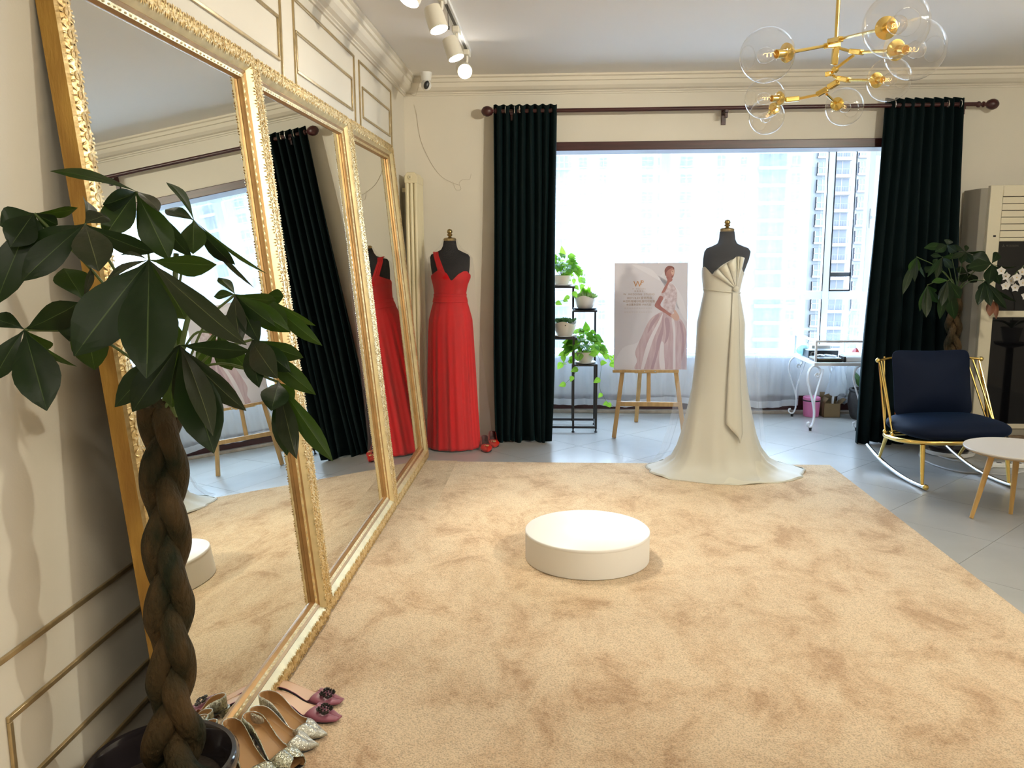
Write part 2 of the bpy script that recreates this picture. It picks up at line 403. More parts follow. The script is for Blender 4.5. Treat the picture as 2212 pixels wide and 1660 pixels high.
# floor slab + diagonal tiles
floor = struct(MB().box(XW-.12, XR+.12, YB-.12, YW+.3, -0.20, -0.004).box(BX0, BX1, YW+.3, BY1+.05, -0.20, -0.004).build('floor', M_grout))
def clip(poly, a, b, c):                 # keep a*x+b*y<=c
    out = []
    for i in range(len(poly)):
        p, q = poly[i], poly[(i+1) % len(poly)]
        dp, dq = a*p[0]+b*p[1]-c, a*q[0]+b*q[1]-c
        if dp <= 0: out.append(p)
        if (dp < 0 < dq) or (dq < 0 < dp):
            t = dp/(dp-dq); out.append((p[0]+(q[0]-p[0])*t, p[1]+(q[1]-p[1])*t))
    return out
TS = 0.562; gap = 0.0022
for i in range(-14, 22):
    for j in range(-14, 22):
        # joints at y-x = 3.5 + k*TS*sqrt2 ; y+x = 7.0 + k*TS*sqrt2
        a0 = 3.5+(i-8)*TS*math.sqrt(2); b0 = 7.0+(j-8)*TS*math.sqrt(2); d = TS*math.sqrt(2)
        g = gap*math.sqrt(2)/2
        cs = []
        for (aa, bb) in ((a0+g, b0+g), (a0+g, b0+d-g), (a0+d-g, b0+d-g), (a0+d-g, b0+g)):
            cs.append(((bb-aa)/2, (aa+bb)/2))
        cx = sum(p[0] for p in cs)/4; cy = sum(p[1] for p in cs)/4
        regs = []
        if cy < 8: regs = [(XW+.002, XR-.002, 2.4, YW+.12), (BX0+.002, BX1-.002, YW+.12, BY1-.07)]
        for (x0, x1, y0, y1) in regs:
            if (y0 < 6 and cx < 1.35 and cy < 5.0): continue      # under the rug
            p = clip(clip(clip(clip(cs, -1, 0, -x0), 1, 0, x1), 0, -1, -y0), 0, 1, y1)
            if len(p) < 3: continue
            ar = 0.5*abs(sum(p[k][0]*p[(k+1) % len(p)][1]-p[(k+1) % len(p)][0]*p[k][1] for k in range(len(p))))
            if ar < 0.004: continue
            MB().prism(p, -0.006, 0.0).build('tile', M_tile, floor, world=False)
# plain floor further back, behind the camera
MB().box(1.9, XR, YB, 2.4, -0.006, 0.0).build('floor_panel', M_tile, floor, world=False)

ceiling = struct(MB().box(XW-.12, XR+.12, YB-.12, YW+.24, ZC, ZC+.15).box(BX0-.12, BX1+.12, YW+.24, BY1+.25, 2.27, ZC+.15).build('ceiling', M_ceil))
wall_left = struct(MB().box(XW-.12, XW, YB-.12, YW+.24, 0, ZC).build('wall_left', M_wall))
wall_right = struct(MB().box(XR, XR+.12, YB-.12, YW+.24, 0, ZC).build('wall_right', M_wall))
wall_back = struct(MB().box(XW, XR, YB-.12, YB, 0, ZC).build('wall_back', M_wall))
OX0, OX1, OZ = -0.06, 2.47, 2.15         # opening in the window wall
wb = MB().box(XW, OX0-.03, YW, YW+.24, 0, ZC).box(OX1+.03, XR, YW, YW+.24, 0, ZC).box(OX0-.03, OX1+.03, YW, YW+.24, 2.185, ZC)
wall_window = struct(wb.build('wall_front', M_wall))
# bay walls
struct(MB().box(BX0-.12, BX0, YW+.24, BY1+.25, 0, 2.27).build('wall_bay_left', M_wall))
struct(MB().box(BX1, BX1+.12, YW+.24, BY1+.25, 0, 2.27).build('wall_bay_right', M_wall))
struct(MB().box(BX0, BX1, BY1, BY1+.25, -.2, 0.49).build('wall_bay', M_white))
struct(MB().box(BX0, BX1, BY1-.05, BY1+.20, 0.49, 0.520).build('trim_1', M_white, bevel=.006))       # sill
struct(MB().box(BX0, BX1, BY1-.016, BY1-.0005, 0.03, 0.155).build('baseboard_bay', M_redwood))
struct(MB().box(BX0, BX1, BY1-.072, BY1-.0005, 0.0, 0.028).build('trim_2', M_stone, bevel=.004))
# mahogany casing of the opening
cas = thing('door_1', None, None); del ORG[cas.name]; ORG[cas.name] = Vector((0, 0, 0)); cas['kind'] = 'structure'
MB().box(OX0-.06, OX1+.06, YW-.012, YW+.25, OZ, OZ+.062).build('casing_head', M_redwood, cas, bevel=.004)
for x0, x1 in ((OX0-.06, OX0), (OX1, OX1+.06)):
    MB().box(x0, x1, YW-.012, YW+.25, 0.0, OZ).build('casing_jamb', M_redwood, cas, bevel=.004)
# crown moulding
prof = [(0, 0), (.012, 0), (.012, .010), (.022, .014), (.022, .022), (.045, .030), (.065, .050), (.072, .072), (.072, .078), (.085, .082), (.085, .105), (.10, .112), (.10, .125), (0, .125)]
def crown(name, a, b, inward):
    a = Vector(a); b = Vector(b); iv = Vector(inward); m = MB(); n = len(prof)
    vs = [p + iv*d + Vector((0, 0, z)) for p in (a, b) for d, z in prof]
    fs = [(i, (i+1) % n, n+(i+1) % n, n+i) for i in range(n)] + [tuple(range(n)), tuple(range(n, 2*n))]
    return struct(m.add(vs, fs).build(name, M_wall, angle=25))
crown('trim_3', (XW, YW, ZC-.125), (XR, YW, ZC-.125), (0, -1, 0))
crown('trim_4', (XW, YB, ZC-.125), (XW, YW, ZC-.125), (1, 0, 0))
# wall panel mouldings (flat gold strips), on the left wall
K = 1.13/1.092
def wy(y): return y*K
def wz(z): return CAM_H+(z-CAM_H)*K
def panel_frame(y0, y1, z0, z1, w=.013, name='panel_moulding', sides='lrtb'):
    p = thing(name, None, None, (XW, y0, z0)); p['kind'] = 'structure'
    if 't' in sides: MB().box(XW, XW+.008, y0, y1, z1-w, z1).build('strip', M_strip, p, bevel=.002)
    if 'b' in sides: MB().box(XW, XW+.008, y0, y1, z0, z0+w).build('strip', M_strip, p, bevel=.002)
    if 'l' in sides: MB().box(XW, XW+.008, y0, y0+w, z0+w, z1-w).build('strip', M_strip, p, bevel=.002)
    if 'r' in sides: MB().box(XW, XW+.008, y1-w, y1, z0+w, z1-w).build('strip', M_strip, p, bevel=.002)
ZB = wz(.624)
n_trim = 5
for (y0, y1, yi0, yi1) in ((wy(0.60), wy(3.41), wy(0.66), wy(3.378)), (wy(3.57), wy(4.62), wy(3.595), wy(4.558)), (wy(4.725), wy(5.62), wy(4.795), wy(5.562))):
    panel_frame(y0, y1, ZB, wz(2.462), name='trim_%d' % n_trim); n_trim += 1
    panel_frame(yi0, yi1, wz(2.163), wz(2.335), name='trim_%d' % n_trim); n_trim += 1
panel_frame(wy(1.478), wy(3.41), .10, wz(.511), name='trim_%d' % n_trim); n_trim += 1
panel_frame(wy(1.50), wy(3.37), .20, wz(.352), name='trim_%d' % n_trim); n_trim += 1

# window in the bay: white frame, mullions, panes, open sash
WY0, WY1 = BY1+.03, BY1+.09
win = thing('window_1', None, None, (0, WY0, .52)); win['kind'] = 'structure'
ZT, ZTR0, ZTR1 = 2.245, 1.00, 1.072
xm = [BX0, 0.885, 2.295, BX1]
MB().box(BX0, BX1, WY0, WY1, ZT, 2.27).box(BX0, BX1, WY0, WY1, .52, .565).build('window_frame', M_whitemetal, win, bevel=.004)
for a, b in ((BX0, BX0+.06), (.885, .968), (2.295, 2.352), (BX1-.06, BX1)):
    MB().box(a, b, WY0-.005, WY1, .565, ZT).build('mullion', M_whitemetal, win, bevel=.004)
for a, b in ((BX0+.06, .885), (.968, 2.295), (2.352, BX1-.06)):
    MB().box(a, b, WY0-.003, WY1, ZTR0, ZTR1).build('transom', M_whitemetal, win, bevel=.004)
    MB().box(a, b, WY0+.03, WY0+.036, .565, ZTR0).build('pane', M_glass, win)
for a, b in ((BX0+.06, .885), (.968, 2.295)):
    MB().box(a, b, WY0+.03, WY0+.036, ZTR1, ZT).build('pane', M_glass, win)
for (x0, x1, z0, z1) in ((2.288, 2.296, ZTR1, ZT), (2.288, 2.296, .565, ZTR0), (2.352, 2.360, ZTR1, ZT), (2.352, 2.53, ZTR1, ZTR1+.012), (2.36, 2.53, ZTR1+.125, ZTR1+.16), (2.52, 2.532, ZTR1, ZT)):
    MB().box(x0, x1, WY0-.008, WY1-.01, z0, z1).build('gasket', M_black, win)
# casement leaf, opened into the bay, hinged at the far jamb
ang = math.radians(208); sw = 0.50
Ms = Matrix.Translation((BX1-.07, WY0-.01, 0)) @ Matrix.Rotation(ang, 4, 'Z')
z0, z1 = ZTR1+.005, ZT-.005
sf = MB(); sf.box(0, .055, -.02, .02, z0, z1, M=Ms).box(sw-.065, sw, -.02, .02, z0, z1, M=Ms).box(.055, sw-.065, -.02, .02, z0, z0+.055, M=Ms).box(.055, sw-.065, -.02, .02, z1-.055, z1, M=Ms)
sash = sf.build('sash', M_whitemetal, win, bevel=.004)
MB().box(.055, sw-.065, -.003, .003, z0+.055, z1-.055, M=Ms).build('pane', M_glass, sash)
hd = MB().box(sw-.042, sw-.026, .02, .030, 1.60, 1.76, M=Ms); hd.box(sw-.044, sw-.024, .03, .048, 1.675, 1.70, M=Ms); hd.box(sw-.16, sw-.024, .040, .056, 1.678, 1.696, M=Ms)
hd.build('handle', M_whitemetal, sash, bevel=.003)

# ------------------------------------------------------------------ towers across the street
random.seed(5)
BD = 150.0
def tower(name, label, x0, x1, yd, depth, cols, mt, floors=(-15, 14), fh=2.95, base=2.0, balc=()):
    t = thing(name, label, 'building', ((x0+x1)/2, yd, floors[0]*fh))
    body = MB().box(x0, x1, yd, yd+depth, floors[0]*fh, floors[1]*fh+3).build('facade', mt, t)
    meshes = {}
    for (xc, w, h, kind) in cols:
        for k in range(-7, 8):
            zc = base+k*fh
            if abs(zc-CAM_H-2) > 24: continue
            key = (w, h, kind)
            if key not in meshes:
                m = MB()
                if kind == 'bay':
                    m.box(-w/2, w/2, -.7, .02, -h/2, h/2, 1); m.box(-w/2-.1, w/2+.1, -.8, .02, -h/2-.35, -h/2, 0)
                    for q in (-w/2, -w/6, w/6, w/2-.08): m.box(q, q+.1, -.76, -.68, -h/2, h/2, 0)
                    m.box(-w/2, w/2, -.76, -.68, -.06, .06, 0)
                elif kind == 'balcony':
                    m.box(-w/2, w/2, -.03, .02, -h/2, h/2, 1); m.box(-w/2-.2, w/2+.2, -1.1, .02, -h/2-.55, -h/2, 0)
                    m.box(-.05, .05, -.08, -.02, -h/2, h/2, 0)
                    m.box(-w/2-.1, w/2+.1, -1.05, -.98, -h/2+.85, -h/2+.95, 1)
                    for q in range(7): m.box(-w/2+q*w/6-.04, -w/2+q*w/6+.04, -1.05, -.98, -h/2, -h/2+.9, 1)
                else:
                    m.box(-w/2, w/2, -.06, .02, -h/2, h/2, 1)
                    m.box(-w/2-.1, w/2+.1, -.25, .02, -h/2-.18, -h/2, 0); m.box(-.05, .05, -.10, -.05, -h/2, h/2, 0); m.box(-w/2, w/2, -.10, -.05, h*.12, h*.12+.1, 0)
                meshes[key] = m.mesh('town_window', [M_townframe, M_townwin])
            link_mesh('town_window', meshes[key], t, (xc-(x0+x1)/2, 0, zc-floors[0]*fh))
    return t
def bx(px): return atY(px, 540, BD).x
tower('apartment_tower', 'pale white apartment tower seen through the sheer voile', bx(1120), bx(1745), BD, 14,
      [(bx(1212), 2.6, 1.9, 'bay'), (bx(1258), 1.3, 1.6, 'win'), (bx(1301), 1.2, 1.5, 'win'), (bx(1396), 1.9, 1.6, 'win'), (bx(1423), .8, 1.3, 'win'), (bx(1478), 2.0, 1.5, 'win'), (bx(1552), 1.3, 1.8, 'win'),
       (bx(1600), .9, 1.2, 'win'), (bx(1662), 4.6, 2.1, 'balcony'), (bx(1712), 1.4, 1.5, 'win'), (bx(1160), 2.6, 1.9, 'bay')], M_concrete)
tower('apartment_tower', 'apartment tower with balconies seen through the open casement', bx(1747), bx(2140), BD+3, 14,
      [(bx(1782), 2.4, 1.9, 'bay'), (bx(1822), 2.6, 2.3, 'balcony'), (bx(1866), 1.6, 1.9, 'bay'), (bx(1920), 1.6, 1.6, 'win'), (bx(1990), 3.0, 2.1, 'balcony')], M_concrete, base=0.9)

struct(MB().box(-220, 320, BY1+3, 320, -46, -45).build('ground_street', M_street))
# ------------------------------------------------------------------ rugs, platform
rx1 = 1.825
rg = MB().prism([(-1.11, YB+.6), (rx1+.03, YB+.6), (rx1-.015, 5.50), (-.68, 5.505), (-.68, 4.45), (-1.11, 4.45)], 0.0005, RUGZ)
rug = rg.build('rug', M_rug, at=(0.55, 2.5, 0)); tag(rug, 'large mottled tan pile rug under the round white platform', 'rug')
rg2 = MB().box(-1.11, -0.6802, 4.4505, 5.53, 0.0005, RUGZ)
rug2 = rg2.build('rug_strip', M_rug2, at=(-.9, 5.0, 0)); tag(rug2, 'darker strip of tan pile carpet beside the furthest mirror', 'rug')
pc = Vector((0.142, 3.735, RUGZ))
pt = thing('display_platform', 'round white display platform standing on the rug', 'platform', pc)
R_ = 0.288
MB().lathe([(R_-.006, 0), (R_-.001, .004), (R_-.001, .122)], pc, seg=96, cap1=False).build('drum', M_plat, pt, angle=50)
MB().lathe([(R_-.001, .122), (R_, .124), (R_, .134), (R_-.004, .138)], pc, seg=96).build('top', M_plat, pt, angle=50)

# ------------------------------------------------------------------ leaning gilt mirrors
MB0 = Vector((-0.885, 0, RUGZ+.0055)); TILT = math.atan2(0.196, 2.10)
MH = 2.108
def motif(seed=0):
    """acanthus scroll, about 0.055 x 0.034, lying in local (x along rail, y across, z out)"""
    m = MB()
    sp = [(.020*math.cos(a)*(1-a/9.5)+.004, .011*math.sin(a)*(1-a/9.5)-.002, .0035+.0005*a) for a in [i*.62 for i in range(12)]]
    m.tube(sp, [.0034]*8+[.003, .0026, .0022, .0016], 5)
    for k, (bx_, by_, an, ln) in enumerate(((-.02, .006, 2.3, .014), (-.012, .012, 1.9, .013), (-.002, .014, 1.5, .012), (.009, .012, 1.2, .012), (.020, .004, .8, .012), (-.024, -.004, 2.9, .012), (-.016, -.012, 3.9, .011), (.014, -.012, 5.3, .012), (.024, -.004, 5.9, .010), (0, -.014, 4.7, .010))):
        d = Vector((math.cos(an), math.sin(an), 0)); p = Vector((bx_*.9, by_*.85, .003))
        m.tube([p-d*.002, p+d*ln*.5+Vector((0, 0, .0035)), p+d*ln], [.0016, .0036, .0007], 5)
    return m
MOT = motif()
def mirror(y0, y1, label, yaw=0.0):
    t = thing('leaning_mirror', label, 'mirror', (MB0.x, (y0+y1)/2, MB0.z), group='gilt mirrors leaning on the wall')
    # local frame: a along +Y, b up the tilted plane, n outwards (towards +X, slightly up)
    b = Vector((-math.sin(TILT), 0, math.cos(TILT))); n = Vector((math.cos(TILT), 0, math.sin(TILT))); a = Vector((0, 1, 0))
    W = y1-y0; c = (y0+y1)/2
    Rz = Matrix.Rotation(yaw, 3, 'Z'); b = Rz @ b; n = Rz @ n; a = Rz @ a
    O = Vector((MB0.x, c, MB0.z)) - n*0.052
    def P(u, v, h): return O + a*u + b*v + n*h          # u in -W/2..W/2, v 0..MH, h out of the wall side
    # rail section: (distance from outer edge, height)
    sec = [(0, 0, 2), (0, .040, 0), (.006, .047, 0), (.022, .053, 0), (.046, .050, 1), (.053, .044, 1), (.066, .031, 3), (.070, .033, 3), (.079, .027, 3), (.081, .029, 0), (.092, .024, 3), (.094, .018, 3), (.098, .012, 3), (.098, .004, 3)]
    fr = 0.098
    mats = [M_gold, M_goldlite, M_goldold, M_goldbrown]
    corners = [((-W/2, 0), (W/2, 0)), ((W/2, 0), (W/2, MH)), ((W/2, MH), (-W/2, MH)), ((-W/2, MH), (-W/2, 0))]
    ctr = Vector((0, MH/2))
    for (p, q) in corners:
        p = Vector(p); q = Vector(q); d = (q-p).normalized(); inn = Vector((-d.y, d.x))
        m = MB(); vs = []
        for (w, h, mi) in sec:
            pa = p + inn*w + d*w; pb = q + inn*w - d*w
            vs += [P(pa.x, pa.y, h), P(pb.x, pb.y, h)]
        base = len(m.v); m.v += vs
        for i in range(len(sec)-1):
            m.f.append((2*i, 2*i+1, 2*i+3, 2*i+2)); m.m.append(sec[i][2] if sec[i][2] == sec[i+1][2] or True else 0)
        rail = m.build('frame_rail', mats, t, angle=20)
        # carved border on the crest, beads along the sight edge
        cm = MB(); L = (q-p).length; k = max(1, round((L-.05)/.044)); st = (L-.045)/k
        for i in range(k):
            s_ = .0225+st*(i+.5); cc = p + d*s_ + inn*.0275
            flip = -1 if i % 2 else 1
            vs = []
            for v in MOT.v:
                w2 = cc + d*(v.x*flip*st/.050) + inn*v.y*1.22
                vs.append(P(w2.x, w2.y, .0495-.10*abs(v.y)+v.z*.62))
            cm.add(vs, MOT.f)
        cm.build('carved_border', M_gold, rail, angle=60)
        bm_ = MB(); kb = max(2, round((L-2*fr)/.026)); stb = (L-2*fr)/kb
        for i in range(kb):
            cc = p + d*(fr+stb*(i+.5)) + inn*.087
            vs = []
            for (uu, ww, hh) in ((-.010, 0, 0), (0, -.0042, 0), (.010, 0, 0), (0, .0042, 0), (0, 0, .0045)):
                w2 = cc + d*uu + inn*ww; vs.append(P(w2.x, w2.y, .0255+hh))
            bm_.add(vs, [(0, 1, 4), (1, 2, 4), (2, 3, 4), (3, 0, 4)])
        bm_.build('bead_row', M_goldlite, rail, angle=60)
    g = MB().poly([P(-W/2+.094, .094, .010), P(W/2-.094, .094, .010), P(W/2-.094, MH-.094, .010), P(-W/2+.094, MH-.094, .010)])
    g.build('mirror_glass', M_mirror, t)
    bk = MB().poly([P(-W/2+.003, .003, .0), P(-W/2+.003, MH-.003, .0), P(W/2-.003, MH-.003, .0), P(W/2-.003, .003, .0)])
    bk.build('backing', M_black, t)
    return t
mirror(1.845, 3.055, 'gilt framed mirror closest to the braided potted tree, partly behind its leaves', yaw=math.radians(-.65))
mirror(3.063, 4.440, 'gilt framed mirror in the middle of the row, reflecting the dark curtain')
mirror(4.448, 5.615, 'gilt framed mirror beside the radiator, reflecting the red dress')

# ------------------------------------------------------------------ radiator in the corner, on the left wall
ra = thing('radiator', 'cream column radiator in the corner behind the red dress', 'radiator', (XW+.095, 6.13, .0))
RX0, RX1 = XW+.048, XW+.140
for i in range(5):
    yc = 6.02+i*.058
    s_ = MB()
    for xx in (RX0+.016, (RX0+RX1)/2, RX1-.016):
        s_.tube([(xx, yc, .20), (xx, yc, 1.93)], .0155, 10, flat=1.5)
    hd_ = [(RX0, .0), (RX1, 0), (RX1, .05), (RX1-.02, .075), (RX0+.02, .075), (RX0, .05)]
    Mx = Matrix(((1, 0, 0, 0), (0, 0, -1, yc), (0, 1, 0, 1.905), (0, 0, 0, 1)))
    s_.prism(hd_, -.024, .024, M=Mx)
    Mx2 = Matrix(((1, 0, 0, 0), (0, 0, 1, yc), (0, -1, 0, .225), (0, 0, 0, 1)))
    s_.prism(hd_, -.024, .024, M=Mx2)
    s_.build('column_section', M_rad, ra, bevel=.006)
pg = MB().lathe([(.016, 0), (.016, .006), (.011, .008), (.010, .012), (.004, .012), (.003, .006)], ((RX0+RX1)/2-.004, 5.995, 1.945), axis=(0, -1, 0), seg=16)
pg.build('end_plug', M_rad, ra)
MB().lathe([(.0035, 0), (.0035, .013)], ((RX0+RX1)/2-.004, 5.995, 1.945), axis=(0, -1, 0), seg=10).build('plug_hole', M_black, ra)
for zz in (.25, 1.85):
    MB().box(XW+.010, RX0+.02, 6.10, 6.13, zz, zz+.03).build('bracket', M_rad, ra)
MB().tube([(RX0+.05, 6.20, .16), (RX0+.05, 6.25, .10), (RX0+.05, 6.25, 0)], .012, 8).build('supply_pipe', M_rad, ra)

# ------------------------------------------------------------------ curtain rod and velvet curtains
RY, RZ = 6.215, 2.418
rod = thing('curtain_rod', 'dark mahogany curtain rod with ball finials above the window', 'curtain rod', (1.2, RY, RZ))
MB().tube([(-.42, RY, RZ), (2.93, RY, RZ+.004)], .0145, 12).build('pole', M_redwood, rod)
for xs, sg in ((-.42, -1), (2.93, 1)):
    MB().lathe([(.0145, -.02), (.021, -.012), (.021, .0), (.012, .006), (.012, .018), (.020, .022), (.020, .030), (.011, .036), (.012, .046), (.026, .056), (.036, .078), (.037, .095), (.030, .115), (.014, .128), (.001, .132)],
               (xs, RY, RZ+.002), axis=(sg, 0, 0), seg=16, cap1=False).build('finial', M_redwood, rod)
for xb in (-.33, 1.19, 2.82):
    m = MB().box(xb-.012, xb+.012, RY, YW, RZ-.035, RZ-.012); m.box(xb-.016, xb+.016, YW-.012, YW, RZ-.10, RZ+.02); m.box(xb-.012, xb+.012, RY-.02, RY+.02, RZ-.03, RZ-.010); m.box(xb-.01, xb+.01, RY-.01, RY+.02, RZ-.065, RZ-.03)
    m.build('bracket', M_redwood, rod, bevel=.002)

def curtain(label, xt0, xt1, xb0, xb1, folds, amp0, amp1, yb, ztop, seed, rings, bulge=0.0):
    random.seed(seed)
    t = thing('velvet_curtain', label, 'curtain', ((xb0+xb1)/2, yb, 0), group='velvet curtains on the rod')
    ph = [random.uniform(-.5, .5) for _ in range(folds+1)]; am = [random.uniform(.75, 1.2) for _ in range(folds+1)]
    nu, nv = folds*14, 34
    def fn(u, v):
        z = lerp(ztop, .006, v)
        x0 = lerp(xt0, xb0, v**1.15); x1 = lerp(xt1, xb1, v**1.15)
        fi = u*folds; i = min(int(fi), folds-1)
        a = lerp(am[i], am[i+1], fi-i); p = lerp(ph[i], ph[i+1], fi-i)*v
        w = math.sin(2*PI*(fi+p))
        amp = lerp(amp0, amp1, v)*a
        x = lerp(x0, x1, u) + .012*math.cos(2*PI*(fi+p)*1.0+1)*v + .010*math.sin(7*v+u*9)*v
        y = lerp(RY, yb, v) + amp*w + bulge*math.sin(PI*v)*.5
        zz = z + (.011*w*(1-v)**8 if v < .3 else 0) + (.012*math.sin(u*17+seed) if v > .985 else 0)
        return (x, y, zz)
    c = MB().grid(fn, nu, nv)
    o = c.build('cloth', M_velvet, t, angle=80, solid=.004)
    for (ux, yo, rt) in rings:
        x = lerp(xt0, xt1, ux)
        ring = [(x+.004*math.sin(rt)*math.cos(a), RY+.024*math.cos(a)+yo, RZ+.002+.026*math.sin(a)) for a in [2*PI*k/20 for k in range(20)]]
        MB().tube(ring, .0032, 6, closed=True).build('grommet', M_steel, t)
    return t
xl0 = atY(1066, 230, RY).x; xl1 = atY(1202, 230, RY).x
curtain('dark green velvet curtain hanging beside the red dress', xl0, xl1, atY(1066, 950, 6.17).x, atY(1190, 950, 6.17).x, 8, .034, .038, 6.17, 2.462, 3, [(.20, -.03, .6), (.335, -.03, -.5), (.42, -.03, .6)])
xr0 = atY(1914, 215, RY).x; xr1 = atY(2082, 215, RY).x
curtain('dark green velvet curtain hanging behind the blue rocking chair', xr0, xr1, atY(1846, 955, 6.2).x, atY(2055, 950, 6.2).x, 8, .034, .046, 6.19, 2.468, 11, [(.10, -.03, .6), (.78, -.03, 1.2), (.94, -.03, .4)])

# sheers behind the casing
def sheer(label, xt0, xt1, xb0, xb1, yy, zb, folds, amp, seed, gather=None):
    t = thing('sheer_curtain', label, 'curtain', ((xb0+xb1)/2, yy, zb), group='white voile sheers')
    def fn0(u, v, z0, z1):
        z = lerp(z0, z1, v); vv = (2.25-z)/(2.25-zb)
        w = vv if gather is None else gather(vv)
        x = lerp(lerp(xt0, xt1, u), lerp(xb0, xb1, u), w)
        y = yy + amp*math.sin(2*PI*folds*u+.8*math.sin(u*9+seed)) + amp*.5*math.sin(2*PI*folds*2.3*u+seed)
        zz = z + (.018*math.sin(u*11+seed)+.010*math.sin(u*27) if z < zb+.3 else 0)*max(0, 1-(z-zb)/.3)
        return (x, y, zz)
    MB().grid(lambda u, v: fn0(u, v, 2.262, zb+.055), folds*8, 24).build('voile', M_sheer, t, angle=80)
    MB().grid(lambda u, v: fn0(u, v, zb+.055, zb), folds*8, 2).build('hem', M_hem, t, angle=80)
    return t
SY = BY1-.105
sheer('white voile sheer hanging across the window behind the easel', -.40, 2.12, -.40, 2.10, SY, .085, 17, .014, 1.0)
sheer('white voile sheer drawn aside behind the white glass table', 2.68, 2.86, 2.42, 2.90, SY-.02, .12, 7, .02, 4.0, gather=lambda v: max(0.0, min(1, v*1.25))**1.3)
# ------------------------------------------------------------------ ceiling track with spot lamps
trk = thing('lighting_track', 'white ceiling lighting track with a dark slot', 'lighting track', (-.565, 2.5, ZC))
MB().box(-.585, -.545, -.8, 5.47, ZC-.022, ZC-.0005).build('rail', M_white, trk, bevel=.002)
MB().box(-.573, -.557, -.8, 5.46, ZC-.0235, ZC-.0215).build('slot', M_black, trk)
def spot_lamp(y, aim, power, label, spread=58, xoff=-.02, x0=-.565, drop=.135, gl=None):
    hc = Vector((x0+xoff, y, ZC-drop))
    t = thing('track_spotlight', label, 'spotlight', (x0, y, ZC-.02), group='spot lamps on the ceiling track')
    MB().box(x0-.02, x0+.02, y-.05, y+.05, ZC-.055, ZC-.023).build('adapter', M_lamphead, t, bevel=.006)
    MB().tube([(x0, y, ZC-.05), (x0, y, ZC-.085), hc], .009, 8).build('swivel_arm', M_lamphead, t)
    ax = (Vector(aim)-hc).normalized()
    hd = MB().lathe([(.030, -.062), (.042, -.058), (.046, -.02), (.047, .050), (.047, .056), (.0435, .056), (.041, .040)], hc, axis=ax, seg=28, cap1=False)
    hd.build('lamp_head', M_lamphead, t)
    MB().lathe([(.001, .044), (.041, .044)], hc, axis=ax, seg=24, cap0=False, cap1=False).build('lens', M_lampglow, t)
    if power:
        d = bpy.data.lights.new('spot', 'SPOT'); d.energy = power; d.color = (1.0, 0.935, 0.77); d.spot_size = math.radians(spread); d.spot_blend = 0.7; d.shadow_soft_size = .04
        o = bpy.data.objects.new('spot_lamp_light' if gl is None else 'wash_fill_light', d); COL.objects.link(o); o.location = hc+ax*.07
        o.rotation_euler = ax.to_track_quat('-Z', 'Y').to_euler()
    return t
spot_lamp(5.40, (0.35, 1.6, .9), 20, 'spot lamp facing the camera, furthest along the track')
spot_lamp(4.86, (0.35, 4.5, 0), 48, 'spot lamp next to the far end of the track, its ring of dots showing')
spot_lamp(4.26, (0.25, 3.75, 0), 56, 'spot lamp with a dark pull cord hanging by its bright lens', xoff=-.03)
spot_lamp(3.80, (-1.1, 3.3, 1.2), 45, 'spot lamp cut by the top edge of the picture, turned to the mirrors', xoff=-.06)
spot_lamp(3.0, (-.9, 2.2, 0.1), 7, 'spot lamp over the near gilt mirror, turned down to the shoes', spread=80)
spot_lamp(2.3, (-.2, 3.0, 0), 6, 'spot lamp above the near end of the mirrors, turned to the rug', spread=80)
spot_lamp(0.2, (-1.1, 1.1, 1.2), 14, 'spot lamp behind the camera, turned to the potted tree', spread=80)
# added second track, out of view: its spots fill the walls, mirrors and rug
fill_trk = thing('lighting_track', 'added unseen second track carrying the fill spots', 'lighting track', (2.7, 1.5, ZC))
MB().box(2.68, 2.72, -.8, 3.6, ZC-.022, ZC-.0005).build('rail', M_white, fill_trk, bevel=.002)
MB().box(2.692, 2.708, -.8, 3.59, ZC-.0235, ZC-.0215).build('slot', M_black, fill_trk)
spot_lamp(3.4, (3.0, 6.3, 1.4), 40, 'added fill spot on the second track turned to the air conditioner', spread=105, x0=2.7, xoff=.02, gl='wash')
spot_lamp(2.2, (0.95, 3.55, 0), 58, 'added fill spot on the second track turned down to the rug', spread=62, x0=2.7)
spot_lamp(2.7, (-1.0, 6.3, 1.3), 52, 'added fill spot on the second track turned to the window wall', spread=85, x0=2.7, gl='wash')
spot_lamp(3.1, (-1.12, 1.15, .9), 72, 'added fill spot on the second track turned to the panelled wall', spread=50, x0=2.7)
spot_lamp(1.9, (-1.1, 4.7, 2.3), 190, 'added fill spot on the second track turned to the mirrors', spread=80, x0=2.7, gl='wash')
pc_ = MB().tube([(-.545, 4.33, ZC-.05), (-.543, 4.335, ZC-.15)], .0012, 5); pc_.box(-.548, -.538, 4.33, 4.34, ZC-.165, ZC-.15)
tag(pc_.build('lamp_cord', M_black, at=(-.54, 4.33, ZC-.16)), 'thin cord with a tiny black toggle below the track', 'cord')
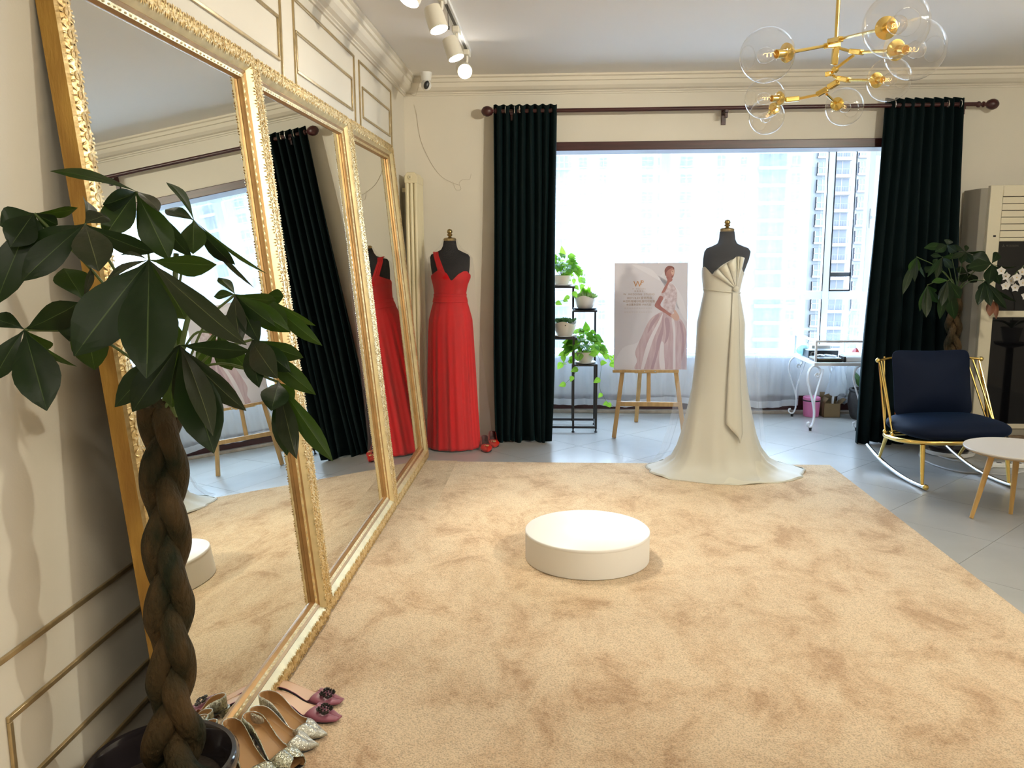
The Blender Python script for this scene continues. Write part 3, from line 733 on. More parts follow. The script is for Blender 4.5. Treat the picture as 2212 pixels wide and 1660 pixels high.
# ------------------------------------------------------------------ dress forms and gowns
def loft(tab, zs, seg, fold=None, top=None, y_scale=1.0):
    """tab rows: z, cx, cy, rx, ry.  fold(theta, z)->radial factor, top(theta)->max z"""
    m = MB(); n = len(zs)
    def fn(u, v):
        th = 2*PI*u
        z = zs[min(n-1, int(round(v*(n-1))))]
        if top is not None: z = min(z, top(th))
        cx, cy, rx, ry = interp(tab, z)
        f = fold(th, z) if fold else 1.0
        c, s = math.cos(th), math.sin(th)
        return (cx+rx*f*c, cy+ry*f*s, z)
    return m.grid(fn, seg, n-1, cu=True)
def dress_form(label, cx, cy, tab, neck, capz, finz, base_r=.15):
    t = thing('dress_form', label, 'mannequin', (cx, cy, 0))
    zs = sorted(set([r[0] for r in tab] + [tab[0][0]+(tab[-1][0]-tab[0][0])*i/26 for i in range(27)]))
    tor = loft(tab, zs, 40)
    nb = len(tor.v)
    tor.build('torso', M_form, t, angle=70)
    nx, ny, nr = neck
    MB().lathe([(nr+.001, -.004), (nr+.002, 0), (nr+.002, .010), (nr-.006, .016), (.016, .019), (.012, .022)], (nx, ny, capz), seg=24).build('neck_cap', M_brassold, t)
    f = finz-capz-.018
    MB().lathe([(.010, 0), (.012, f*.08), (.009, f*.14), (.017, f*.22), (.0195, f*.30), (.017, f*.40), (.011, f*.46), (.018, f*.54), (.020, f*.66), (.018, f*.80), (.013, f*.93), (.001, f)], (nx, ny, capz+.018), seg=18, cap1=False).build('finial', M_brassold, t)
    MB().tube([(cx, cy, .03), (cx, cy, tab[0][0]+.05)], .014, 10).build('stand_pole', M_black, t)
    MB().lathe([(base_r, .0), (base_r, .012), (.03, .03)], (cx, cy, 0.013 if cy < 5.5 else 0.0), seg=32).build('stand_base', M_black, t)
    return t
# ---- white gown
wx, wyy = 1.035, 5.33
wtab = [(.80, wx-.005, wyy, .140, .105), (.97, wx-.003, wyy, .143, .108), (1.06, wx-.004, wyy, .125, .095), (1.165, wx-.006, wyy, .105, .082), (1.25, wx-.006, wyy-.004, .118, .098), (1.32, wx+.004, wyy-.006, .132, .104),
        (1.37, wx+.014, wyy, .141, .088), (1.415, wx+.022, wyy+.004, .143, .062), (1.437, wx+.022, wyy+.006, .128, .052), (1.452, wx+.021, wyy+.006, .088, .048), (1.466, wx+.020, wyy+.006, .060, .046), (1.49, wx+.018, wyy+.006, .050, .045), (1.543, wx+.016, wyy+.004, .044, .043)]
dress_form('black dress form with brass finial under the white gown', wx, wyy, wtab, (wx+.016, wyy+.004, .044), 1.543, 1.612)
E_ = .007
gt = [(r[0], r[1], r[2], r[3]+E_, r[4]+E_) for r in wtab[1:6]]
gown_tab = [(.018, wx+.055, wyy+.01, .500, .345), (.030, wx+.05, wyy+.01, .455, .32), (.055, wx+.03, wyy+.005, .375, .27), (.10, wx+.02, wyy, .305, .235), (.17, wx+.010, wyy, .262, .215), (.26, wx+.006, wyy, .234, .20), (.44, wx+.003, wyy, .196, .170),
            (.56, wx+.002, wyy, .174, .150), (.72, wx-.002, wyy, .157, .132), (.85, wx-.003, wyy, .151, .122)] + gt
def wtop(th):
    c, s = math.cos(th), math.sin(th)
    if s > .35: return 1.25
    x = c
    tabn = [(-1, 1.32), (-.92, 1.325), (-.62, 1.275), (-.58, 1.292), (-.25, 1.335), (.18, 1.372), (.22, 1.368), (.42, 1.365), (.5, 1.345), (.75, 1.30), (1.0, 1.275)]
    z = interp(tabn, x)[0]
    return lerp(z, 1.25, max(0, (s+.1)/.45)) if s > -.1 else z
def wfold(th, z):
    if z > .62: return 1.0
    k = (.62-z)/.62
    return 1 + k*(.035*math.sin(7*th+.6)+.022*math.sin(13*th+1.4+2*z)+.012*math.sin(23*th)) * (1.0 if z > .06 else .55)
zs = [.018, .022, .030, .040, .055, .075, .10, .135, .17, .21, .26, .32, .38, .44, .50, .56, .64, .72, .80, .85, .91, .97, 1.02, 1.06, 1.10, 1.14, 1.165, 1.20, 1.25, 1.28, 1.30, 1.32, 1.34, 1.36, 1.375]
gown_tab2 = gown_tab[:-1] + [(1.32, wx+.004, wyy-.006, .139, .111), (1.375, wx+.010, wyy-.004, .144, .100)]
gn = thing('white_gown', 'ivory strapless wedding gown with long train on the dress form', 'dress', (wx, wyy, RUGZ))
loft(gown_tab2, zs, 96, wfold, wtop).build('gown_body', M_ivory, gn, angle=80, solid=.002)
# train rim turned over on the rug
rim = MB()
def rimfn(u, v):
    th = 2*PI*u; f = wfold(th, .018)
    r = lerp(.985, 1.012, v)
    return (wx+.055+.500*f*r*math.cos(th), wyy+.01+.345*f*r*math.sin(th), lerp(.0235, .0135, v)+.003*math.sin(9*th+1)*(1-v)+(.006*max(0, math.sin(5*th+2))**6))
rim.grid(rimfn, 160, 3, cu=True).build('train_hem', M_ivory, gn, angle=80, solid=.002)
# waist seam, fan bow, sash tail
def surf(x, z, off):
    cx, cy, rx, ry = interp(gown_tab2, z)
    c = max(-.98, min(.98, (x-cx)/rx)); return Vector((x, cy-(ry+off)*math.sqrt(1-c*c), z))
kn = surf(wx+.062, 1.19, .012)
tips = [(-.088, 1.277), (-.055, 1.312), (-.005, 1.346), (.055, 1.386), (.075, 1.386), (.108, 1.378)]
for i in range(5):
    a = tips[i]; b = tips[i+1]
    def fan(u, v, a=a, b=b, i=i):
        x = lerp(lerp(kn.x, wx+a[0], v), lerp(kn.x, wx+b[0], v), u); z = lerp(kn.z, lerp(a[1], b[1], u), v)
        p = surf(x, z, .012+.006*i*.6+.018*math.sin(PI*u)*v)
        return p
    MB().grid(fan, 6, 8).build('bow_fold', M_ivory2 if i % 2 else M_ivory, gn, angle=60, solid=.0025)
MB().lathe([(.001, -.018), (.014, -.012), (.019, 0), (.014, .012), (.001, .018)], kn+Vector((.0, -.012, 0)), axis=(.3, 0, 1), seg=14, cap0=False, cap1=False, sy=.6).build('bow_knot', M_ivory2, gn)
def sash(u, v):
    z = lerp(1.175, lerp(.365, .245, u) if u < .8 else lerp(.245, .30, (u-.8)/.2), v)
    x = lerp(lerp(wx+.045, wx+.006, v), lerp(wx+.085, wx+.118, v), u)
    return surf(x, z, .010+.014*math.sin(PI*u)*v+.006*math.sin(3*PI*u)*v + .012*v)
MB().grid(sash, 10, 30).build('sash_tail', M_ivory2, gn, angle=60, solid=.003)
def seam(u, v):
    th = lerp(PI*1.02, PI*1.98, u); cx, cy, rx, ry = interp(gown_tab2, 1.168+.012*v)
    return (cx+(rx+.0025)*math.cos(th), cy+(ry+.0025)*math.sin(th), 1.168+.010*v-.012*math.cos(th))
MB().grid(seam, 30, 2).build('waist_seam', M_ivory2, gn, angle=60, solid=.002)
# tulle cover over the gown
vt = [(.020, wx-.05, wyy, .42, .34), (.05, wx-.045, wyy, .37, .31), (.12, wx-.030, wyy, .325, .28), (.30, wx-.015, wyy, .285, .255), (.55, wx-.005, wyy, .25, .23), (.86, wx, wyy, .212, .20), (1.17, wx+.01, wyy, .178, .165), (1.30, wx+.018, wyy, .175, .145), (1.40, wx+.022, wyy+.004, .172, .105), (1.44, wx+.022, wyy+.005, .155, .085), (1.475, wx+.02, wyy+.005, .105, .068), (1.515, wx+.018, wyy+.005, .068, .056), (1.552, wx+.016, wyy+.004, .050, .049)]
def vfold(th, z):
    k = min(1, max(.15, (1.5-z)/.9))
    return 1 + k*(.040*math.sin(6*th+1.0)+.030*math.sin(11*th+.5)+.018*math.sin(19*th+2*z))
zsv = [.020, .03, .05, .085, .12, .18, .24, .30, .40, .5, .6, .7, .8, .9, 1.0, 1.1, 1.2, 1.26, 1.32, 1.37, 1.40, 1.42, 1.44, 1.46, 1.475, 1.50, 1.52, 1.552]
vb = thing('tulle_cover', 'sheer white tulle cover draped over the white gown', 'veil', (wx, wyy, RUGZ), group='tulle covers over the gowns')
loft(vt, zsv, 110, vfold).build('tulle', M_tulle, vb, angle=80)

# ---- red gown
rx_, ry_ = -.765, 5.96
rt_ = [(.78, rx_, ry_, .150, .115), (.945, rx_, ry_, .150, .115), (1.03, rx_, ry_, .128, .10), (1.11, rx_, ry_, .104, .085), (1.19, rx_+.002, ry_-.004, .116, .098), (1.27, rx_+.006, ry_-.008, .132, .108), (1.33, rx_+.004, ry_, .140, .09),
       (1.385, rx_+.002, ry_+.006, .143, .062), (1.405, rx_, ry_+.008, .132, .052), (1.425, rx_, ry_+.008, .088, .048), (1.44, rx_, ry_+.008, .060, .046), (1.465, rx_+.002, ry_+.008, .049, .045), (1.505, rx_+.003, ry_+.006, .043, .042)]
dress_form('black dress form with brass finial under the red gown', rx_, ry_, rt_, (rx_+.003, ry_+.006, .043), 1.505, 1.584)
rg_tab = [(.012, rx_+.012, ry_-.005, .190, .150), (.06, rx_+.010, ry_-.005, .186, .148), (.30, rx_+.006, ry_, .176, .142), (.62, rx_+.002, ry_, .166, .132), (.85, rx_, ry_, .160, .124), (.945, rx_, ry_, .155, .120), (1.03, rx_, ry_, .134, .106), (1.11, rx_, ry_, .111, .092), (1.19, rx_+.003, ry_-.004, .124, .108), (1.24, rx_+.008, ry_-.010, .140, .122), (1.285, rx_+.010, ry_-.008, .143, .116), (1.32, rx_+.008, ry_-.004, .145, .10)]
def rtop(th):
    c, s = math.cos(th), math.sin(th)
    if s > .3: return 1.22
    tabn = [(-1, 1.255), (-.8, 1.275), (-.55, 1.298), (-.38, 1.300), (-.1, 1.275), (.08, 1.232), (.16, 1.225), (.25, 1.236), (.45, 1.268), (.70, 1.290), (.85, 1.288), (1, 1.262)]
    z = interp(tabn, c)[0]
    return lerp(z, 1.22, max(0, (s+.1)/.4)) if s > -.1 else z
def rfold(th, z):
    if z > 1.10: return 1.0
    k = min(1, (1.10-z)/.5)
    return 1 + k*(.030*math.sin(15*th+.4)+.022*math.sin(24*th+1.2+.6*z)+.016*math.sin(9*th+2))
zsr = [.012, .03, .06, .12, .2, .3, .4, .5, .6, .7, .78, .85, .9, .945, .99, 1.03, 1.07, 1.11, 1.15, 1.19, 1.22, 1.24, 1.26, 1.275, 1.285, 1.30, 1.305]
rgn = thing('red_gown', 'long red chiffon gown with one wide shoulder strap', 'dress', (rx_, ry_, 0))
loft(rg_tab, zsr, 144, rfold, rtop).build('gown_body', M_red, rgn, angle=80, solid=.002)
def strap(u, v):
    a = Vector((rx_-.100, ry_+.004, 1.412)); 
    x = lerp(lerp(rx_-.118, rx_-.083, u), lerp(rx_-.070, rx_-.022, u), v)
    z = lerp(1.418, 1.285, v)
    cx, cy, rx, ry = interp(rt_, min(z, 1.40)); c = max(-.95, min(.95, (x-cx)/rx))
    y = cy-(ry+.012)*math.sqrt(1-c*c)
    if v < .12: y = lerp(ry_+.004, y, v/.12); z = 1.424-.006*v
    return (x, y, z+.003*math.sin(u*20))
MB().grid(strap, 10, 18).build('shoulder_strap', M_red, rgn, angle=70, solid=.003)
def bandf(u, v):
    th = lerp(PI*1.0, PI*2.0, u); z = 1.07+.055*v; cx, cy, rx, ry = interp(rg_tab, z)
    return (cx+(rx+.004)*math.cos(th), cy+(ry+.004)*math.sin(th), z+.004*math.sin(40*v))
MB().grid(bandf, 30, 8).build('waistband', M_red, rgn, angle=50, solid=.002)
vt2 = [(.012, rx_+.035, ry_-.02, .285, .23), (.05, rx_+.03, ry_-.02, .262, .215), (.15, rx_+.025, ry_-.015, .245, .20), (.5, rx_+.018, ry_-.01, .215, .178), (.9, rx_+.010, ry_, .188, .158), (1.15, rx_+.010, ry_, .168, .14), (1.30, rx_+.008, ry_, .166, .125), (1.38, rx_+.003, ry_+.004, .160, .095), (1.42, rx_+.002, ry_+.006, .125, .075), (1.45, rx_+.002, ry_+.006, .085, .062), (1.48, rx_+.003, ry_+.006, .062, .052), (1.515, rx_+.003, ry_+.006, .049, .046)]
def vfold2(th, z):
    k = min(1, max(.15, (1.5-z)/.9))
    return 1 + k*(.040*math.sin(5*th+2.0)+.032*math.sin(9*th+.5)+.020*math.sin(17*th+2*z))
zsv2 = [.012, .02, .035, .05, .09, .15, .25, .35, .45, .55, .65, .75, .85, .95, 1.05, 1.15, 1.22, 1.28, 1.33, 1.36, 1.38, 1.40, 1.42, 1.435, 1.45, 1.465, 1.48, 1.515]
vb2 = thing('tulle_cover', 'sheer tulle cover draped over the red gown', 'veil', (rx_, ry_, 0), group='tulle covers over the gowns')
loft(vt2, zsv2, 110, vfold2).build('tulle', M_tulle2, vb2, angle=80)
# ------------------------------------------------------------------ easel and poster
ea = thing('wooden_easel', 'light pine easel holding the bride poster', 'easel', (.70, 6.5, 0))
eL, eR, eM = fl(1326, 947), fl(1478, 949), fl(1374, 912)
apex = Vector((.705, 6.56, 1.30))
def leg(a, b, name='leg', w=.032, d=.020):
    MB().bar(a, b, w, d, up=(0, 1, 0)).build(name, M_pine, ea, bevel=.002)
leg(eL+Vector((0, 0, .003)), lerp(eL, Vector((.60, 6.52, 1.28)), .98))
leg(eR+Vector((0, 0, .003)), lerp(eR, Vector((.81, 6.52, 1.28)), .98))
leg(eM+Vector((0, 0, .003)), Vector((.70, 6.60, 1.22)), 'rear_leg')
def on(a, b, z): t = (z-a.z)/(b.z-a.z); return a+(b-a)*t
aL, aR = Vector((.60, 6.52, 1.28)), Vector((.81, 6.52, 1.28))
zc_ = .262
MB().bar(on(eL, aL, zc_)+Vector((-.012, -.004, 0)), on(eR, aR, zc_)+Vector((.012, -.004, 0)), .018, .034, up=(0, 0, 1)).build('cross_bar', M_pine, ea, bevel=.002)
ps = .515
MB().bar((.425, 6.37, ps), (.925, 6.37, ps), .045, .020, up=(0, 0, 1)).build('tray', M_pine, ea, bevel=.002)
MB().bar((.705, 6.395, ps-.26), (.705, 6.50, 1.20), .030, .018, up=(0, 1, 0)).build('centre_post', M_pine, ea, bevel=.002)
MB().bar((.60, 6.46, ps-.022), (.77, 6.46, ps-.022), .03, .014, up=(0, 0, 1)).build('stay_block', M_pine, ea, bevel=.002)
for xx in (.665, .745):
    MB().lathe([(.005, 0), (.005, .003)], (xx, 6.347, ps), axis=(0, -1, 0), seg=10).build('screw', M_steel, ea)
# poster board
pA, pB = atY(1326, 797, 6.372), atY(1483.5, 795, 6.372)
pT = atY(1319, 567, 6.455); pT2 = atY(1476.5, 565, 6.455)
o_ = Vector((pA.x, 6.372, ps+.011)); ux = Vector((1, 0, 0)); wP = ((pB.x-pA.x)+(pT2.x-pT.x))/2
vY = Vector((0, 6.455-6.372, pT.z-pA.z)); hP = vY.length; vY = vY.normalized(); nP = ux.cross(vY).normalized()
if nP.y > 0: nP = -nP
po = thing('poster_board', 'pale pink poster board with a bride, standing on the easel', 'poster', o_+ux*wP/2)
def PP(u, v, h=0): return o_ + ux*(u*wP) + vY*(v*hP) + nP*h
M_board = mat('poster_paper', (0.68, 0.66, 0.75), 0.5, col2=(0.64, 0.61, 0.68), scale=1.2)
M_p_orange = mat('print_orange', (0.58, 0.27, 0.10), 0.5)
M_p_text = mat('print_tan', (0.46, 0.33, 0.27), 0.5)
M_p_skin = mat('print_skin', (0.46, 0.22, 0.19), 0.5, col2=(0.34, 0.12, 0.12), scale=9)
M_p_skin2 = mat('print_skin_light', (0.62, 0.40, 0.35), 0.5)
M_p_hair = mat('print_hair', (0.24, 0.08, 0.075), 0.5, var=.4, scale=20)
M_p_lace = mat('print_lace', (0.68, 0.60, 0.66), 0.5, col2=(0.48, 0.36, 0.41), scale=40)
M_p_skirt = mat('print_skirt', (0.60, 0.48, 0.54), 0.5, col2=(0.50, 0.36, 0.42), scale=8, stretch=(5, 5, .6))
M_p_light = mat('print_highlight', (0.72, 0.67, 0.73), 0.5)
M_p_dark = mat('print_shadow', (0.43, 0.30, 0.36), 0.5)
M_p_veil = mat('print_veil', (0.73, 0.71, 0.79), 0.5)
MB().add([PP(0, 0, 0), PP(1, 0, 0), PP(1, 1, 0), PP(0, 1, 0), PP(0, 0, .006), PP(1, 0, .006), PP(1, 1, .006), PP(0, 1, .006)], [(0, 3, 2, 1), (4, 5, 6, 7), (0, 1, 5, 4), (1, 2, 6, 5), (2, 3, 7, 6), (3, 0, 4, 7)]).build('board', M_board, po)
def zq(x, y):                              # from measured picture corners of the print to board u,v
    v = (1575-y)/1535.0
    xl = lerp(85, 58, v); xr = lerp(1148, 1095, v)
    return (x-xl)/(xr-xl), v
def pr(name, pts, m, h, smooth=True):
    q = [zq(*p) for p in pts]
    if smooth: q = [(p.x, p.y) for p in spline([(a, b, 0) for a, b in q], 5, closed=True)]
    q = [(min(.998, max(.002, a)), min(.998, max(.002, b))) for a, b in q]
    area = sum(q[i][0]*q[(i+1) % len(q)][1]-q[(i+1) % len(q)][0]*q[i][1] for i in range(len(q)))
    if area < 0: q.reverse()
    bm = bmesh.new(); vs = [bm.verts.new(PP(a, b, .006+h)-(o_+ux*wP/2)) for a, b in q]
    f = bm.faces.new(vs); f.normal_update()
    bmesh.ops.triangulate(bm, faces=[f], ngon_method='EAR_CLIP')
    for f in bm.faces:
        f.normal_update()
        if f.normal.dot(nP) < 0: f.normal_flip()
    me = bpy.data.meshes.new(name); bm.to_mesh(me); bm.free(); me.materials.append(m)
    link_mesh(name, me, po)
pr('printed_veil', [(800, 150), (700, 230), (560, 120), (300, 60), (500, 180), (700, 290), (820, 350), (900, 340), (1030, 520), (1110, 760), (1125, 900), (1000, 700), (900, 400)], M_p_veil, .0002)
pr('printed_train', [(560, 980), (420, 1180), (200, 1270), (100, 1560), (480, 1570), (560, 1200)], M_p_veil, .0002)
pr('printed_skirt', [(770, 745), (690, 770), (600, 840), (540, 940), (490, 1060), (430, 1200), (390, 1330), (420, 1450), (400, 1572), (700, 1573), (1000, 1573), (1146, 1573), (1130, 1200), (1110, 1000), (1040, 860), (950, 800), (900, 770)], M_p_skirt, .0005)
for (pts, m) in (([(770, 760), (700, 900), (560, 1200), (480, 1570), (520, 1570), (640, 1150), (740, 900)], M_p_light),
                 ([(770, 780), (760, 950), (700, 1150), (680, 1330), (620, 1570), (660, 1570), (740, 1250), (790, 1000)], M_p_dark),
                 ([(690, 780), (600, 900), (560, 1050), (640, 930), (720, 800)], M_p_dark),
                 ([(900, 840), (930, 1050), (940, 1300), (950, 1570), (985, 1570), (970, 1250), (960, 1000), (930, 850)], M_p_light),
                 ([(800, 850), (830, 1050), (810, 1200), (860, 1120), (880, 950), (850, 830)], M_p_dark),
                 ([(1010, 880), (1060, 1100), (1060, 1350), (1090, 1570), (1120, 1570), (1100, 1200), (1060, 950)], M_p_dark),
                 ([(760, 1180), (740, 1400), (770, 1570), (830, 1570), (810, 1350), (800, 1200)], M_p_light)):
    pr('printed_fold', pts, m, .0008)
pr('printed_bodice', [(830, 330), (760, 440), (720, 510), (790, 545), (770, 620), (780, 745), (860, 790), (925, 790), (945, 650), (965, 540), (950, 430), (900, 350)], M_p_lace, .0010)
pr('printed_neck', [(800, 240), (815, 300), (760, 420), (740, 470), (790, 450), (840, 330), (880, 300), (880, 260)], M_p_skin, .0012)
pr('printed_arm', [(720, 512), (690, 560), (648, 650), (700, 700), (800, 760), (900, 820), (940, 800), (880, 765), (790, 700), (730, 640), (770, 540)], M_p_skin, .0014)
pr('printed_hands', [(880, 790), (930, 850), (980, 868), (1010, 830), (990, 780), (945, 715), (925, 730), (930, 765)], M_p_skin2, .0016)
pr('printed_head', [(790, 170), (800, 240), (850, 275), (890, 250), (910, 190), (905, 130), (870, 110), (820, 120)], M_p_skin, .0014)
pr('printed_hair', [(770, 150), (790, 230), (800, 170), (840, 130), (880, 115), (905, 140), (900, 105), (850, 83), (800, 95)], M_p_hair, .0017)
pr('printed_cheek', [(860, 165), (880, 210), (905, 200), (905, 150), (885, 140)], M_p_skin2, .0017)
pr('printed_eye', [(872, 158), (892, 154), (893, 162), (874, 166)], M_p_hair, .0019)
pr('printed_lips', [(868, 238), (895, 232), (893, 244), (872, 248)], M_p_hair, .0019)
def text(body, cx, cy, size, m, name='lettering', track=1.0, font=None, sx=1.0):
    cu = bpy.data.curves.new(name, 'FONT'); cu.body = body; cu.size = size; cu.align_x = 'CENTER'; cu.align_y = 'CENTER'; cu.space_character = track
    u, v = zq(cx, cy); p = PP(u, v, .0075)
    o = bpy.data.objects.new(name, cu); COL.objects.link(o)
    Mx = Matrix((( ux.x, vY.x, nP.x, 0), (ux.y, vY.y, nP.y, 0), (ux.z, vY.z, nP.z, 0), (0, 0, 0, 1)))
    dg = bpy.context.evaluated_depsgraph_get()
    me = bpy.data.meshes.new_from_object(o.evaluated_get(dg)); bpy.data.objects.remove(o)
    me.transform(Matrix.Diagonal((sx, 1, 1, 1))); me.transform(Mx); me.transform(Matrix.Translation(p-(o_+ux*wP/2)))
    me.materials.clear(); me.materials.append(m)
    return link_mesh(name, me, po)
text('W', 395, 345, .062, M_p_orange, 'monogram'); text('P', 455, 325, .050, M_p_orange, 'monogram')
text('W  WEDDING', 415, 412, .011, M_p_text, track=1.6); text('高 端 婚 纱', 415, 445, .012, M_p_text, track=1.3)
text('W  WEDDING  STUDIO', 418, 490, .020, M_p_text, track=1.15)
text('2017.10.24 盛世再启', 425, 543, .021, M_p_text, track=1.05)
text('本店所有婚纱礼服均可租售', 420, 592, .020, M_p_text, track=1.05)
text('本店量身定制 1700元起', 420, 640, .018, M_p_text, track=1.05)
text('－－－－－－－－－－－－', 415, 690, .018, M_p_text); text('－－－－－－－－－－－－', 415, 745, .018, M_p_text)
# ------------------------------------------------------------------ braided potted trees
def leaf_mesh(name, p0, p1, width, normal, sag, m, off, fold=.18, n=9, shape='pachira', curl=0.0):
    """leaflet from p0 to p1; width in metres; normal = facing; sag = bulge along normal"""
    d = p1-p0; L = d.length; d = d/L
    nn = (normal - d*normal.dot(d))
    nn = nn.normalized() if nn.length > 1e-6 else Vector((0, 0, 1))
    s = d.cross(nn).normalized()
    if shape == 'pachira':
        prof = [(0, .02), (.05, .05), (.12, .17), (.25, .48), (.42, .82), (.58, 1.0), (.72, .94), (.85, .62), (.94, .27), (1, .02)]
    else:                                     # heart shaped
        prof = [(0, .30), (.04, .72), (.12, .96), (.25, 1.0), (.45, .88), (.65, .60), (.82, .30), (.93, .12), (1, .01)]
    vs = []; uv = []
    cols = (-1, -.5, 0, .5, 1)
    for i in range(n+1):
        t = i/n; w = interp(prof, t)[0]*width/2
        c = p0 + d*(L*t) + nn*(sag*4*t*(1-t)*L) - nn*(curl*t*t*L)
        for k in cols:
            c2 = c + s*(k*w) + nn*(fold*abs(k)*w) + nn*(.05*w*math.sin(9*t+k*2))
            if shape != 'pachira' and t < .02: c2 = c2 - d*(abs(k)*.06*L)
            vs.append(c2-off); uv.append((.5+k*.5, t))
    fs = []
    for i in range(n):
        for k in range(4):
            fs.append((i*5+k, i*5+k+1, (i+1)*5+k+1, (i+1)*5+k))
    me = bpy.data.meshes.new(name); me.from_pydata([tuple(v) for v in vs], [], fs)
    ul = me.uv_layers.new(name='UVMap')
    for lp in me.loops: ul.data[lp.index].uv = uv[lp.vertex_index]
    me.polygons.foreach_set('use_smooth', [True]*len(me.polygons)); me.materials.append(m); me.update()
    return me

def braid(t, base, top, a, b, r0, r1, period, nstr=3, flare=.05, name='braided_stem', phase=0.0, fr=.16):
    base = Vector(base); top = Vector(top); H = (top-base).length
    for k in range(nstr):
        pts = []; rs = []
        N = 90
        for i in range(N+1):
            s = i/N; z = s*H
            ph = 2*PI*z/period + 2*PI*k/nstr + phase
            fl_ = 1 + flare/a*max(0, 1-s/fr)**1.5
            p = base + (top-base)*s + Vector((a*fl_*math.sin(ph), b*fl_*math.sin(2*ph) , 0))
            lump = 1+.05*math.sin(s*31+k*2)+.03*math.sin(s*67+k)
            pts.append(p); rs.append(lerp(r0, r1, s)*lump*(1+.35*max(0, 1-s/.12)))
        MB().tube(pts, rs, 12).build(name, M_bark, t, angle=80)

# ---- the tree in front of the mirror
pot_c = fl(350, 1643, .285); pot_c.z = RUGZ
pot_c = Vector((-.895, 1.695, RUGZ))
tr = thing('potted_money_tree', 'large braided money tree in a black glazed pot beside the mirror', 'potted plant', pot_c)
RP = .165
pot = MB().lathe([(.098, 0), (.104, .006), (.125, .09), (.148, .20), (.154, .238), (RP-.002, .246), (RP+.004, .254), (RP+.004, .268), (RP-.003, .276), (RP-.012, .274), (RP-.018, .262), (RP-.022, .235), (.126, .20)], pot_c, seg=56, cap1=False)
pot.build('pot', M_potblack, tr, angle=50)
MB().lathe([(.001, .215), (.05, .222), (.10, .214), (.128, .205)], pot_c, seg=32, cap0=False, cap1=False).build('soil', M_soil, tr)
tb = pot_c + Vector((.018, .02, .17)); tt = Vector((-.858, 1.742, 1.10))
braid(tr, tb, tt, .027, .017, .030, .024, .46, 3, .050, phase=1.2, fr=.26)
CR = Vector((-.83, 1.74, 1.12))
LEAFN = [0]
rnd = random.Random(21)
def cluster(t, off, hub, tips, stem_from, mats, pxm, rnd, stem_r=.0028, default_w=60, thick_root=None):
    mid = (Vector(stem_from)+hub)/2 + Vector((0, 0, .04))
    MB().tube(spline([stem_from, mid, hub], 6), [stem_r*1.5]*3+[stem_r]*10, 6).build('leaf_stalk', M_stem, t)
    toc = (CAM-hub).normalized()
    for tp in tips:
        x, y, Yt, w, roll = tp[:5]
        m = mats[tp[5]] if len(tp) > 5 else mats[0]
        tip = atY(x, y, Yt)
        d = (tip-hub).normalized()
        nrm = (toc - d*toc.dot(d)).normalized()
        nrm = Quaternion(d, math.radians(roll)) @ nrm
        wm = w/pxm*(tip-CAM).length/1.94
        me = leaf_mesh('leaf', hub, tip, wm, nrm, rnd.uniform(.02, .09), m, off, fold=rnd.uniform(.08, .26))
        link_mesh('leaf', me, t)
LM = [M_leaf, M_leaf2, M_leafg]
PXM = 925.0
